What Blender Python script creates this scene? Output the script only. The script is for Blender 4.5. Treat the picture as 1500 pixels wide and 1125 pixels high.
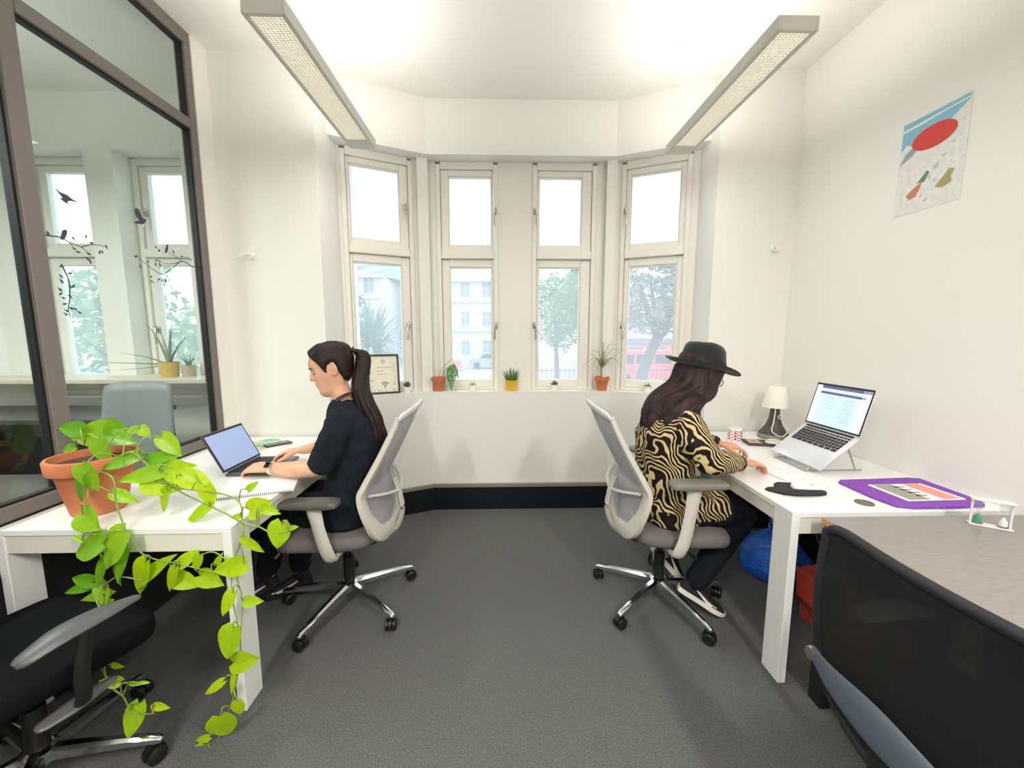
import bpy, bmesh, math, random
from mathutils import Vector, Matrix, noise
random.seed(7)
for o in list(bpy.data.objects): bpy.data.objects.remove(o)
SC = bpy.context.scene
C = SC.collection
PI = math.pi
R = math.radians

# ------------------------------------------------------------------ camera, sky, exposure
cam_d = bpy.data.cameras.new('camera'); cam_d.sensor_width = 36.0; cam_d.lens = 575 / 1500 * 36
cam_d.clip_start = 0.02; cam_d.clip_end = 300
cam = bpy.data.objects.new('camera', cam_d); C.objects.link(cam)
cam.location = (0, 0, 1.40); cam.rotation_euler = (R(83), 0, R(-1.5))
SC.camera = cam
W = bpy.data.worlds.new('sky'); SC.world = W; W.use_nodes = True
W.node_tree.nodes['Background'].inputs[0].default_value = (0.90, 0.96, 1.0, 1)
W.node_tree.nodes['Background'].inputs[1].default_value = 1.9
SC.view_settings.view_transform = 'Standard'; SC.view_settings.look = 'None'
SC.view_settings.exposure = 0.6; SC.view_settings.gamma = 1.0
SC.view_settings.use_curve_mapping = False
LAMP_DOWN, LAMP_UP = 2.9, 3.8

# ------------------------------------------------------------------ materials
def lin(c):
    return tuple((v / 255 / 12.92) if v / 255 <= 0.04045 else ((v / 255 + 0.055) / 1.055) ** 2.4 for v in c[:3]) + (1,)
MATS = {}
class NT:
    def __init__(s, name):
        s.m = bpy.data.materials.new(name); s.m.use_nodes = True; s.t = s.m.node_tree; s.n = s.t.nodes; s.l = s.t.links
        s.b = s.n['Principled BSDF']; s.out = s.n['Material Output']
    def add(s, t, **kw):
        nd = s.n.new(t)
        for k, v in kw.items():
            if k in nd.inputs: nd.inputs[k].default_value = v
            else: setattr(nd, k, v)
        return nd
    def link(s, a, b): s.l.new(a, b)
    def coord(s, scale=(1, 1, 1)):
        tc = s.add('ShaderNodeTexCoord'); mp = s.add('ShaderNodeMapping'); mp.inputs['Scale'].default_value = scale
        s.link(tc.outputs['Object'], mp.inputs['Vector']); return mp.outputs['Vector']
def mat(name, col, rough=0.5, metal=0.0, col2=None, vscale=20, vstretch=(1, 1, 1), bump=0, bscale=200, bdist=0.002, spec=0.5, sheen=0, coat=0, detail=3, sub=0, contrast=(0.35, 0.65), emit=None, estr=0):
    if name in MATS: return MATS[name]
    k = NT(name); b = k.b
    b.inputs['Base Color'].default_value = lin(col); b.inputs['Roughness'].default_value = rough
    b.inputs['Metallic'].default_value = metal; b.inputs['Specular IOR Level'].default_value = spec
    if sheen: b.inputs['Sheen Weight'].default_value = sheen
    if coat: b.inputs['Coat Weight'].default_value = coat; b.inputs['Coat Roughness'].default_value = 0.1
    if sub: b.inputs['Subsurface Weight'].default_value = sub; b.inputs['Subsurface Radius'].default_value = (0.012, 0.005, 0.003)
    if emit: b.inputs['Emission Color'].default_value = lin(emit); b.inputs['Emission Strength'].default_value = estr
    if col2:
        v = k.coord(vstretch); nz = k.add('ShaderNodeTexNoise'); nz.inputs['Scale'].default_value = vscale; nz.inputs['Detail'].default_value = detail
        k.link(v, nz.inputs['Vector']); rp = k.add('ShaderNodeValToRGB')
        rp.color_ramp.elements[0].position = contrast[0]; rp.color_ramp.elements[1].position = contrast[1]
        rp.color_ramp.elements[0].color = lin(col); rp.color_ramp.elements[1].color = lin(col2)
        k.link(nz.outputs['Fac'], rp.inputs['Fac']); k.link(rp.outputs['Color'], b.inputs['Base Color'])
    if bump:
        v = k.coord(vstretch); nz = k.add('ShaderNodeTexNoise'); nz.inputs['Scale'].default_value = bscale; nz.inputs['Detail'].default_value = 4
        k.link(v, nz.inputs['Vector']); bp = k.add('ShaderNodeBump'); bp.inputs['Strength'].default_value = bump; bp.inputs['Distance'].default_value = bdist
        k.link(nz.outputs['Fac'], bp.inputs['Height']); k.link(bp.outputs['Normal'], b.inputs['Normal'])
    MATS[name] = k.m; return k.m
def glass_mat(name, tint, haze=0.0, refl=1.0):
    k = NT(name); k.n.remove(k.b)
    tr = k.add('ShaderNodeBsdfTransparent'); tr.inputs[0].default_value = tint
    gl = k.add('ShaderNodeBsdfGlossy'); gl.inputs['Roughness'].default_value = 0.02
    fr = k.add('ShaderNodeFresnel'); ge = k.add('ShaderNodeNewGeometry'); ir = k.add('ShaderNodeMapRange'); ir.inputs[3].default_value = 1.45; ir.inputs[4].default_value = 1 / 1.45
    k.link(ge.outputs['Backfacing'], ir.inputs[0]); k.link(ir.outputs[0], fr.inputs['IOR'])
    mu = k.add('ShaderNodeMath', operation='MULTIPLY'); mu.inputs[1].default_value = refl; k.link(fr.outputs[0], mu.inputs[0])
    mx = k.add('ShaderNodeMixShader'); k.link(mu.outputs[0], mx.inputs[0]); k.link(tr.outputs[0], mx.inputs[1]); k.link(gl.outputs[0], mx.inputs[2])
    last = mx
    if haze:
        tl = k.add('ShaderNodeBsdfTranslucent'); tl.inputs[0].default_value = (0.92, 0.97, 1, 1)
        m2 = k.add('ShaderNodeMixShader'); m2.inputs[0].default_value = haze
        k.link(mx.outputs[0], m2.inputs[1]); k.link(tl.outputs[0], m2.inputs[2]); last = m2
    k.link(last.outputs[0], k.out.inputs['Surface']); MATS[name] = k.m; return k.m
def mesh_fabric(name, col, see, scale=1400, rough=0.8):
    k = NT(name); b = k.b; b.inputs['Base Color'].default_value = lin(col); b.inputs['Roughness'].default_value = rough
    v = k.coord(); w1 = k.add('ShaderNodeTexWave', wave_type='BANDS', bands_direction='Z'); w1.inputs['Scale'].default_value = scale
    k.link(v, w1.inputs['Vector']); bp = k.add('ShaderNodeBump'); bp.inputs['Strength'].default_value = 0.4; bp.inputs['Distance'].default_value = 0.001
    k.link(w1.outputs['Fac'], bp.inputs['Height']); k.link(bp.outputs['Normal'], b.inputs['Normal'])
    tr = k.add('ShaderNodeBsdfTransparent'); mx = k.add('ShaderNodeMixShader'); mx.inputs[0].default_value = see
    k.link(b.outputs[0], mx.inputs[1]); k.link(tr.outputs[0], mx.inputs[2]); k.link(mx.outputs[0], k.out.inputs['Surface'])
    MATS[name] = k.m; return k.m
def emit_mat(name, col, strength):
    k = NT(name); k.b.inputs['Emission Color'].default_value = lin(col); k.b.inputs['Emission Strength'].default_value = strength
    k.b.inputs['Base Color'].default_value = lin(col); MATS[name] = k.m; return k.m

M_wall = mat('wall_paint', (240, 238, 232), 0.65, bump=0.05, bscale=60, spec=0.3)
M_ceil = mat('ceiling_paint', (242, 240, 235), 0.7, spec=0.2)
M_carpet = mat('carpet', (84, 85, 85), 0.95, col2=(128, 129, 128), vscale=210, bump=0.9, bscale=500, bdist=0.004, spec=0.1, contrast=(0.3, 0.75))
M_skirt = mat('black_skirting', (16, 19, 27), 0.35)
M_skirtcap = mat('taupe_moulding', (142, 134, 120), 0.5)
M_upvc = mat('white_window_frame', (238, 235, 226), 0.35)
M_steel = mat('brushed_steel', (170, 165, 160), 0.3, 0.9)
M_chrome = mat('polished_aluminium', (225, 225, 228), 0.12, 1.0)
M_frame = mat('bronze_grey_frame', (118, 111, 106), 0.45)
M_gasket = mat('black_gasket', (22, 22, 24), 0.6)
M_dpanel = mat('dark_panel', (34, 33, 35), 0.6)
M_glass = glass_mat('partition_glass', (0.90, 0.955, 0.94, 1), 0.0, 0.9)
M_pane = glass_mat('window_glass', (0.97, 0.99, 1.0, 1), 0.20, 0.5)  # glare put into the glass as a translucent veil that pales the view
M_white = mat('white_laminate', (242, 241, 238), 0.32)
M_black = mat('black_plastic', (20, 20, 22), 0.45)

# ------------------------------------------------------------------ mesh helpers
def V(*a): return Vector(a)
def crom(pts, n=6):
    P = [Vector(p) for p in pts]
    if len(P) < 3: return [P[0].lerp(P[-1], i / n) for i in range(n + 1)]
    out = []
    for i in range(len(P) - 1):
        p0 = P[i - 1] if i else P[0] * 2 - P[1]; p1, p2 = P[i], P[i + 1]; p3 = P[i + 2] if i + 2 < len(P) else P[-1] * 2 - P[-2]
        for k in range(n):
            t = k / n
            out.append(0.5 * ((2 * p1) + (p2 - p0) * t + (2 * p0 - 5 * p1 + 4 * p2 - p3) * t * t + (3 * p1 - p0 - 3 * p2 + p3) * t ** 3))
    out.append(P[-1].copy()); return out
def cnum(vals, n=6):
    return [p.x for p in crom([(v, 0, 0) for v in vals], n)] if len(vals) > 2 else [vals[0] + (vals[-1] - vals[0]) * i / n for i in range(n + 1)]
def chain_matrix(o):
    m = Matrix.Identity(4)
    while o is not None: m = o.matrix_basis @ m; o = o.parent
    return m
class MB:
    def __init__(s): s.v = []; s.f = []; s.mi = []; s.cur = 0
    def add(s, vs, fs):
        b = len(s.v); s.v += [Vector(v) for v in vs]; s.f += [tuple(i + b for i in f) for f in fs]; s.mi += [s.cur] * len(fs); return s
    def box(s, c, d, bev=0.0, rot=None, seg=1):
        bm = bmesh.new(); bmesh.ops.create_cube(bm, size=1.0)
        for v in bm.verts: v.co = Vector((v.co.x * d[0], v.co.y * d[1], v.co.z * d[2]))
        if bev > 0:
            bmesh.ops.bevel(bm, geom=list(bm.edges), offset=min(bev, 0.49 * min(d)), segments=seg, affect='EDGES', profile=0.5)
        bm.verts.index_update()
        m = (rot.to_4x4() if rot else Matrix.Identity(4)); cc = Vector(c)
        s.add([m @ v.co + cc for v in bm.verts], [[v.index for v in f.verts] for f in bm.faces]); bm.free(); return s
    def rings(s, rings, cap0=True, cap1=True, closed=False):
        n = len(rings[0]); vs = [p for r in rings for p in r]; fs = []
        m = len(rings)
        for i in range(m if closed else m - 1):
            j = (i + 1) % m
            for k in range(n):
                fs.append((i * n + k, i * n + (k + 1) % n, j * n + (k + 1) % n, j * n + k))
        if not closed:
            if cap0: fs.append(tuple(range(n - 1, -1, -1)))
            if cap1: fs.append(tuple((m - 1) * n + k for k in range(n)))
        return s.add(vs, fs)
    def tube(s, pts, r, n=8, flat=1.0, up=None, closed=False, roundcap=False, sq=False):
        P = [Vector(p) for p in pts]; m = len(P); rr = r if isinstance(r, (list, tuple)) else [r] * m
        T = []
        for i in range(m):
            a = P[i - 1] if (i or closed) else P[i]; b = P[(i + 1) % m] if (i < m - 1 or closed) else P[i]
            t = (b - a); T.append(t.normalized() if t.length > 1e-9 else Vector((0, 0, 1)))
        u = Vector(up) if up is not None else (Vector((0, 0, 1)) if abs(T[0].z) < 0.9 else Vector((0, 1, 0)))
        rs = []
        def ring(p, t, u, rad):
            w = t.cross(u).normalized(); out = []
            for k in range(n):
                a = 2 * PI * (k + (0.5 if sq else 0)) / n; ca, sa = math.cos(a), math.sin(a)
                if sq:
                    q = max(abs(ca), abs(sa)); ca, sa = ca / q, sa / q
                out.append(p + w * (ca * rad) + u * (sa * rad * flat))
            return out
        for i in range(m):
            t = T[i]
            if up is not None: u = Vector(up)
            u = (u - t * u.dot(t))
            u = u.normalized() if u.length > 1e-6 else t.orthogonal().normalized()
            if roundcap and i == 0:
                for q in (0.85, 0.5): rs.append(ring(P[0] - t * rr[0] * q, t, u, rr[0] * math.sqrt(1 - q * q)))
            rs.append(ring(P[i], t, u, rr[i]))
            if roundcap and i == m - 1:
                for q in (0.5, 0.85): rs.append(ring(P[i] + t * rr[i] * q, t, u, rr[i] * math.sqrt(1 - q * q)))
        return s.rings(rs, closed=closed)
    def lathe(s, prof, c=(0, 0, 0), n=24, axis='Z', cap=True):
        c = Vector(c); rs = []
        for r, z in prof:
            ring = []
            for k in range(n):
                a = 2 * PI * k / n; x, y = r * math.cos(a), r * math.sin(a)
                p = Vector((x, y, z)) if axis == 'Z' else (Vector((z, x, y)) if axis == 'X' else Vector((y, z, x)))
                ring.append(c + p)
            rs.append(ring)
        return s.rings(rs, cap, cap)
    def prism(s, poly, z0, z1, M=None):
        n = len(poly); vs = [Vector((p[0], p[1], z0)) for p in poly] + [Vector((p[0], p[1], z1)) for p in poly]
        if M is not None: vs = [M @ v for v in vs]
        fs = [tuple(range(n - 1, -1, -1)), tuple(range(n, 2 * n))] + [(i, (i + 1) % n, n + (i + 1) % n, n + i) for i in range(n)]
        return s.add(vs, fs)
    def ball(s, c, r, n=12, m=8):
        c = Vector(c); r = r if isinstance(r, (tuple, list)) else (r, r, r); rs = []
        for j in range(1, m):
            ph = PI * j / m
            rs.append([c + Vector((r[0] * math.sin(ph) * math.cos(2 * PI * k / n), r[1] * math.sin(ph) * math.sin(2 * PI * k / n), -r[2] * math.cos(ph))) for k in range(n)])
        return s.rings(rs)
    def grid(s, fn, nu, nv):
        vs = [fn(i / nu, j / nv) for i in range(nu + 1) for j in range(nv + 1)]
        fs = [(i * (nv + 1) + j, (i + 1) * (nv + 1) + j, (i + 1) * (nv + 1) + j + 1, i * (nv + 1) + j + 1) for i in range(nu) for j in range(nv)]
        return s.add(vs, fs)
    def xf(s, M): s.v = [M @ v for v in s.v]; return s
    def mesh(s, name, mats, smooth=35):
        me = bpy.data.meshes.new(name); me.from_pydata([tuple(v) for v in s.v], [], s.f)
        for m in (mats if isinstance(mats, (list, tuple)) else [mats]): me.materials.append(m)
        if any(s.mi): me.polygons.foreach_set('material_index', s.mi)
        bm = bmesh.new(); bm.from_mesh(me); bmesh.ops.recalc_face_normals(bm, faces=bm.faces); bm.to_mesh(me); bm.free()
        if smooth:
            me.polygons.foreach_set('use_smooth', [True] * len(me.polygons)); me.set_sharp_from_angle(angle=R(smooth))
        me.update(); return me
    def build(s, name, mats, parent=None, smooth=35, world=False, label=None):
        if parent is not None and world:
            s.xf(chain_matrix(parent).inverted())
        o = bpy.data.objects.new(name, s.mesh(name, mats, smooth)); C.objects.link(o)
        if parent is not None: o.parent = parent
        if label: o['label'] = label
        return o
def thing(name, label, cat, loc=(0, 0, 0), rz=0.0, group=None, kind=None):
    o = bpy.data.objects.new(name, None); C.objects.link(o); o.empty_display_size = 0.05
    o.location = loc; o.rotation_euler = (0, 0, rz)
    if label: o['label'] = label
    if cat: o['category'] = cat
    if group: o['group'] = group
    if kind: o['kind'] = kind
    return o
def tag(o, label, cat, group=None, kind=None):
    o['label'] = label; o['category'] = cat
    if group: o['group'] = group
    if kind: o['kind'] = kind
    return o
def struct(o, label=None):
    o['kind'] = 'structure'
    if label: o['label'] = label
    return o
def copy_tree(o, parent=None):
    c = o.copy(); C.objects.link(c); c.parent = parent
    for ch in list(o.children): copy_tree(ch, c)
    return c
def area_light(name, loc, size, power, rot=(0, 0, 0), col=(1, 0.93, 0.82), parent=None, spread=180):
    d = bpy.data.lights.new(name, 'AREA'); d.shape = 'RECTANGLE'; d.size, d.size_y = size; d.energy = power; d.color = col; d.spread = R(spread)
    o = bpy.data.objects.new(name, d); C.objects.link(o); o.location = loc; o.rotation_euler = rot
    if parent: o.parent = parent
    return o

# ------------------------------------------------------------------ room shell
XL, XR, YF = -1.80, 1.97, -2.6          # glass partition, right wall, wall behind the viewpoint
YBL, YBR, ZC = 2.62, 2.70, 3.10         # back wall left / right of the bay, ceiling height
B0, B1, B2, B3 = V(-1.15, 2.80), V(-0.55, 3.07), V(0.855, 3.07), V(1.43, 2.81)
SILL, LINT, REC, TW = 0.963, 2.72, 0.13, 0.30
def wall_box(name, x0, x1, y0, y1, z0, z1, m, label):
    return struct(MB().box(((x0 + x1) / 2, (y0 + y1) / 2, (z0 + z1) / 2), (x1 - x0, y1 - y0, z1 - z0)).build(name, m, smooth=0), label)
wall_box('floor', -5.2, 2.3, YF - .2, 3.6, -0.12, 0.0, M_carpet, 'dark grey carpet floor')
wall_box('ceiling', -5.2, 2.3, YF - .2, 3.6, ZC, ZC + 0.15, M_ceil, 'white painted ceiling')
wall_box('wall_right', XR, XR + .2, YF, 3.3, 0, ZC, M_wall, 'cream painted right wall with a poster')
wall_box('wall_front', -5.2, 2.3, YF - .2, YF, 0, ZC, M_wall, 'plain wall behind the viewpoint')
wall_box('wall_back_left', XL - .06, B0.x, YBL, YBL + .3, 0, ZC, M_wall, 'cream wall left of the bay window')
wall_box('wall_back_right', B3.x, XR, YBR, YBR + .3, 0, ZC, M_wall, 'cream wall right of the bay window')
wall_box('trim_1', XL - .03, XL + .035, 2.5, YBL, 0, ZC, M_wall, 'white return beside the glass partition')

def off_poly(d):
    """bay line moved outward by d: four corner points"""
    P = [B0, B1, B2, B3]; L = []
    for a, b in ((B0, B1), (B1, B2), (B2, B3)):
        u = (b - a).normalized(); n = V(-u.y, u.x); L.append((a + n * d, u))
    def isect(l1, l2):
        (p, u), (q, w) = l1, l2; den = u.x * w.y - u.y * w.x; t = ((q.x - p.x) * w.y - (q.y - p.y) * w.x) / den; return p + u * t
    xl = (L[0][0] + L[0][1] * ((B0.x - L[0][0].x) / L[0][1].x)); xr = (L[2][0] + L[2][1] * ((B3.x - L[2][0].x) / L[2][1].x))
    return [xl, isect(L[0], L[1]), isect(L[1], L[2]), xr]
P0 = off_poly(0.0); P1 = off_poly(REC); P2 = off_poly(TW)
def bay_band(name, a, b, z0, z1, m, label, idx=None, parent=None):
    """solid band of the bay between offsets a and b, heights z0..z1, for segment idx"""
    A, Bq = off_poly(a), off_poly(b)
    i = idx; mb = MB()
    mb.prism([A[i], A[i + 1], Bq[i + 1], Bq[i]], z0, z1)
    o = mb.build(name, m, parent, smooth=0)
    return o if parent else struct(o, label)
nm = ('left', 'middle', 'right')
for i in range(3):
    bay_band('wall_bay_%s_lower' % nm[i], 0, TW, 0, SILL - .03, M_wall, 'cream bay wall below the window sill, %s facet' % nm[i], i)
    bay_band('wall_bay_%s_upper' % nm[i], 0, TW, LINT, ZC, M_wall, 'cream bay wall above the windows, %s facet' % nm[i], i)
    bay_band('trim_sill_%d' % (i + 1), 0.0, TW, SILL - .03, SILL, M_upvc, 'white window sill board, %s facet' % nm[i], i)
    bay_band('baseboard_bay_%s' % nm[i], -0.018, 0, 0, 0.19, M_skirt, 'tall black skirting, %s bay facet' % nm[i], i)
    bay_band('trim_skirting_cap_%d' % (i + 1), -0.028, 0, 0.19, 0.215, M_skirtcap, 'taupe skirting moulding, %s bay facet' % nm[i], i)
# reveals beside the bay
wall_box('wall_reveal_left', B0.x - .25, B0.x, YBL + .3, 3.25, 0, ZC, M_wall, 'white reveal left of the bay')
wall_box('wall_reveal_right', B3.x, B3.x + .25, YBR + .3, 3.25, 0, ZC, M_wall, 'white reveal right of the bay')
wall_box('baseboard_back_left', XL, B0.x, YBL - .018, YBL, 0, 0.19, M_skirt, 'black skirting of the left back wall')
wall_box('baseboard_back_right', B3.x, XR, YBR - .018, YBR, 0, 0.19, M_skirt, 'black skirting of the right back wall')
wall_box('baseboard_right', XR - .018, XR, YF, YBR, 0, 0.19, M_skirt, 'black skirting of the right wall')

# piers between the windows, recessed plane
def seg_frame(i):
    A = P1; P, Q = [(A[1], A[0]), (A[1], A[2]), (A[2], A[3])][i]
    u = (Q - P).normalized(); n = V(-u.y, u.x)
    if n.y < 0: n = -n
    return P, u, n, (Q - P).length
# s is measured from the recessed corner on the middle side of each facet
SH = P1[1].x - P0[1].x
def seg_matrix(i):
    P, u, n, L = seg_frame(i)
    M = Matrix(((u.x, n.x, 0, P.x), (u.y, n.y, 0, P.y), (0, 0, 1, 0), (0, 0, 0, 1)))
    return M, L
wins = [(0, 0.105, 0.610, 0.203, 0.553, +1), (1, 0.072, 0.552, 0.168, 0.501, -1), (1, 0.820, 1.322, 0.873, 1.208, +1), (2, 0.055, 0.555, 0.126, 0.480, +1)]
def pier(name, i, s0, s1, label):
    M, L = seg_matrix(i)
    mb = MB(); mb.box(((s0 + s1) / 2, (TW - REC) / 2, (SILL + LINT) / 2), (s1 - s0, TW - REC, LINT - SILL)); mb.xf(M)
    return struct(mb.build(name, M_upvc, smooth=0), label)
_, L0 = seg_matrix(0); _, L1 = seg_matrix(1); _, L2 = seg_matrix(2)
pier('trim_pier_1', 0, 0.61, L0 + .02, 'white pier at the far left of the bay')
def corner_pier(name, i, sa, sm, label):
    """pier wrapping a bay corner, flush with the wall: sa along the slanted facet, sm along the middle facet"""
    B = (B1, B2)[i]; ua = ((B0 - B1) if i == 0 else (B3 - B2)).normalized(); um = V(1 if i == 0 else -1, 0)
    Q = off_poly(.07)[1 + i]; O = off_poly(TW)[1 + i]
    mb = MB(); mb.prism([Q + ua * sa, Q, Q + um * sm, O + um * sm, O, O + ua * sa], SILL, LINT); return struct(mb.build(name, M_wall, smooth=0), label)
corner_pier('trim_pier_2', 0, 0.070, 0.012, 'white corner pier left of the middle windows')
pier('trim_pier_3', 1, -0.0, 0.072, 'white strip left of the middle windows')
pier('trim_pier_4', 1, 0.552, 0.82, 'white pier between the middle windows')
pier('trim_pier_5', 1, 1.322, L1, 'white strip right of the middle windows')
corner_pier('trim_pier_6', 1, 0.020, 0.062, 'white corner pier right of the middle windows')
pier('trim_pier_8', 0, 0.0, 0.105, 'white strip right of the leftmost window')
pier('trim_pier_9', 2, 0.0, 0.055, 'white strip left of the rightmost window')
pier('trim_pier_7', 2, 0.555, L2 + .02, 'white pier at the far right of the bay')
ZP = ((2.105, 2.62), (1.035, 1.94))
def rect_frame(mb, s0, s1, z0, z1, w, d0, d1, bev=0.004):
    """four mitre-less bars around an opening; w is bar width"""
    ws = w if isinstance(w, (tuple, list)) else (w, w, w, w)   # left right bottom top
    cy, dy = (d0 + d1) / 2, d1 - d0
    mb.box((s0 - ws[0] / 2, cy, (z0 + z1) / 2), (ws[0], dy, z1 - z0 + ws[2] + ws[3]), bev)
    mb.box((s1 + ws[1] / 2, cy, (z0 + z1) / 2), (ws[1], dy, z1 - z0 + ws[2] + ws[3]), bev)
    mb.box(((s0 + s1) / 2, cy, z0 - ws[2] / 2), (s1 - s0, dy, ws[2]), bev)
    mb.box(((s0 + s1) / 2, cy, z1 + ws[3] / 2), (s1 - s0, dy, ws[3]), bev)
def handle(parent, M, s, z, flip):
    mb = MB(); mb.box((s, -0.012, z), (0.024, 0.012, 0.055), 0.005, seg=2)
    mb.lathe([(0.009, -0.045), (0.009, -0.01)], (s, 0, z + .008), 12, 'Y')
    mb.tube([V(s, -0.04, z + .01), V(s + flip * .012, -0.05, z - .03), V(s + flip * .012, -0.05, z - .115)], [0.008, 0.0075, 0.006], 8)
    mb.xf(M); return mb.build('handle', M_steel, parent, label='steel window handle')
def window(k, i, f0, f1, p0, p1, hside):
    M, L = seg_matrix(i)
    root = struct(thing('window_%d' % k, None, None), ['leftmost bay window with a palm outside', 'bay window facing the pale building', 'bay window facing the green tree', 'rightmost bay window with a tree trunk outside'][k - 1])
    fr = MB(); rect_frame(fr, f0 + .035, f1 - .035, SILL + .02, LINT - .055, (.035, .035, .02, .055), -0.012, 0.09); fr.xf(M); fr.build('window_frame', M_upvc, root, 30)
    tb = MB().box(((f0 + f1) / 2, 0.02, 2.03), (f1 - f0 - .07, .085, .062), .006).xf(M).build('transom', M_upvc, root)
    for z0, z1 in ZP:
        zb = SILL + .02 if z0 < 1.5 else 2.062; zt = LINT - .055 if z0 > 1.5 else 1.998
        sa = MB(); rect_frame(sa, p0, p1, z0, z1, (p0 - f0 - .037, f1 - .037 - p1, z0 - zb, zt - z1), 0.006, 0.07); sa.xf(M)
        so = sa.build('sash', M_upvc, root)
        bd = MB(); rect_frame(bd, p0 + .008, p1 - .008, z0 + .008, z1 - .008, .008, 0.014, 0.05, 0.002); bd.xf(M); bd.build('glazing_bead', M_upvc, so)
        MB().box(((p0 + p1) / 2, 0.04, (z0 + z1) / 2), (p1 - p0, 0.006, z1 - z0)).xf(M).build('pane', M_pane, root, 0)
        hs = p1 + .033 if hside < 0 else p0 - .033
        handle(root, M, hs, 2.36 if z0 > 1.5 else 1.485, -1 if hside < 0 else 1)
    vt = MB().box(((f0 + f1) / 2, -0.008, LINT - .028), (.2, .014, .02), .004).xf(M).build('trickle_vent', M_upvc, root)
    return root
for k, w in enumerate(wins): window(k + 1, *w)

# ------------------------------------------------------------------ glass partition on the left
pt = struct(thing('wall_left', None, None, (XL, 0, 0)), 'grey metal and glass partition wall')
def pbox(name, y0, y1, z0, z1, m, d=0.06, parent=pt, x=0.0, bev=0.003):
    return MB().box((x, (y0 + y1) / 2, (z0 + z1) / 2), (d, y1 - y0, z1 - z0), bev).build(name, m, parent, 0)
PY0, PY1 = YF, 2.50
pbox('lower_panel', PY0, PY1, 0.0, 0.735, M_dpanel, 0.05)
pbox('bottom_rail', PY0, PY1, 0.735, 0.79, M_frame, 0.055)
pbox('head_rail', PY0, PY1, 3.03, 3.10, M_frame)
pbox('post', 2.455, 2.50, 0.79, 3.03, M_frame)
ms = [1.60, 0.70, -0.20, -1.10, -2.0]
for y in ms: pbox('mullion', y - .032, y + .032, 0.79, 3.03, M_frame)
edges = [2.455] + [v for y in ms for v in (y + .032, y - .032)] + [PY0]
for a, b in zip(edges[0::2], edges[1::2]):
    pbox('transom', b, a, 2.575, 2.63, M_frame)
    for z0, z1 in ((0.79, 2.575), (2.63, 3.03)):
        g = MB().box((0, (a + b) / 2, (z0 + z1) / 2), (0.008, a - b, z1 - z0)).build('pane', M_glass, pt, 0)
        gs = MB(); 
        for yy in (a - .005, b + .005): gs.box((0, yy, (z0 + z1) / 2), (0.03, .01, z1 - z0))
        for zz in (z0 + .005, z1 - .005): gs.box((0, (a + b) / 2, zz), (0.03, a - b, .01))
        gs.build('gasket', M_gasket, pt, 0)

# ------------------------------------------------------------------ pendant luminaires
M_lamp = mat('lamp_housing_grey', (214, 211, 202), 0.5)
M_louv = mat('lamp_louvre', (226, 223, 214), 0.35)
M_tube = emit_mat('fluorescent_tube', (255, 250, 240), 6.0)
M_diff = emit_mat('lamp_diffuser', (255, 251, 242), 2.2)
def pendant(x, y0, y1, z, label, gain=1.0):
    L = y1 - y0; h = 0.052; w = 0.155
    t = thing('pendant_light', label, 'pendant light', (x, (y0 + y1) / 2, z), 0, 'long pendant lights')
    mb = MB()
    for s in (-1, 1): mb.box((s * (w / 2 - .006), 0, h / 2), (.012, L, h), .002)
    for s in (-1, 1): mb.box((0, s * (L / 2 - .006), h / 2), (w - .024, .012, h), .002)
    for s in (-1, 1): mb.box((s * (w / 2 - .014), 0, .002), (.006, L - .02, .004))
    mb.build('housing', M_lamp, t, 0)
    mb = MB(); mb.box((0, 0, 0.026), (w - .026, L - .026, .003)); mb.build('reflector', M_diff, t, 0)
    n = int(L / 0.0115); mb = MB()
    for i in range(n): mb.box((0, -L / 2 + .012 + (L - .024) * (i + .5) / n, .009), (w - .026, .0022, .012))
    for k in range(-4, 5): mb.box((k * .0145, 0, .009), (.0016, L - .03, .010))
    lv = mb.build('louvre', M_louv, t, 0); lv['kind'] = 'stuff'
    mb = MB(); mb.tube([V(0, -L / 2 + .05, .040), V(0, L / 2 - .05, .040)], .008, 10); mb.build('tube', M_tube, t)
    mb = MB(); mb.box((0, L / 2 - .055, .001), (w - .02, .11, .003), .001); mb.build('end_plate', M_lamp, t, 0)
    for s in (-1, 1):
        for q in (-.03, .03):
            MB().tube([V(q, s * (L / 2 - .08), h), V(q, s * (L / 2 - .08), ZC - z - .012)], .0012, 5).build('suspension_wire', M_upvc, t)
        MB().lathe([(.0, 0), (.045, 0), (.045, .012), (0, .012)], (0, s * (L / 2 - .08), ZC - z - .012), 20).build('ceiling_rose', M_upvc, t)
    cp = crom([V(0, -L / 2 + .10, h), V(.012, -L / 2 + .10, .2), V(.0, -L / 2 + .08, .42), V(.02, -L / 2 + .08, ZC - z - .012)], 6)
    MB().tube(cp, .0022, 6).build('power_cord', M_upvc, t)
    area_light('lamp_light_down', (0, 0, -0.004), (w - .03, L - .05), LAMP_DOWN * gain, (0, 0, 0), (1, .972, .925), t)
    area_light('lamp_light_up', (0, 0, h + .002), (w - .03, L - .05), LAMP_UP * min(gain, 2.0), (PI, 0, 0), (1, .972, .925), t)
    return t
pendant(-0.832, 1.545, 2.545, 2.52, 'long grey pendant light above the left desk')
pendant(1.10, 1.57, 2.57, 2.52, 'long grey pendant light above the right desk, its cord showing')
# unseen pendants added behind the viewpoint for fill light
pendant(-0.832, -1.2, -0.2, 2.52, 'added fill light built as a pendant, unseen behind the viewpoint on the left', 13.5)
pendant(1.10, -1.2, -0.2, 2.52, 'added fill light built as a pendant, unseen behind the viewpoint on the right', 13.5)

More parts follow.
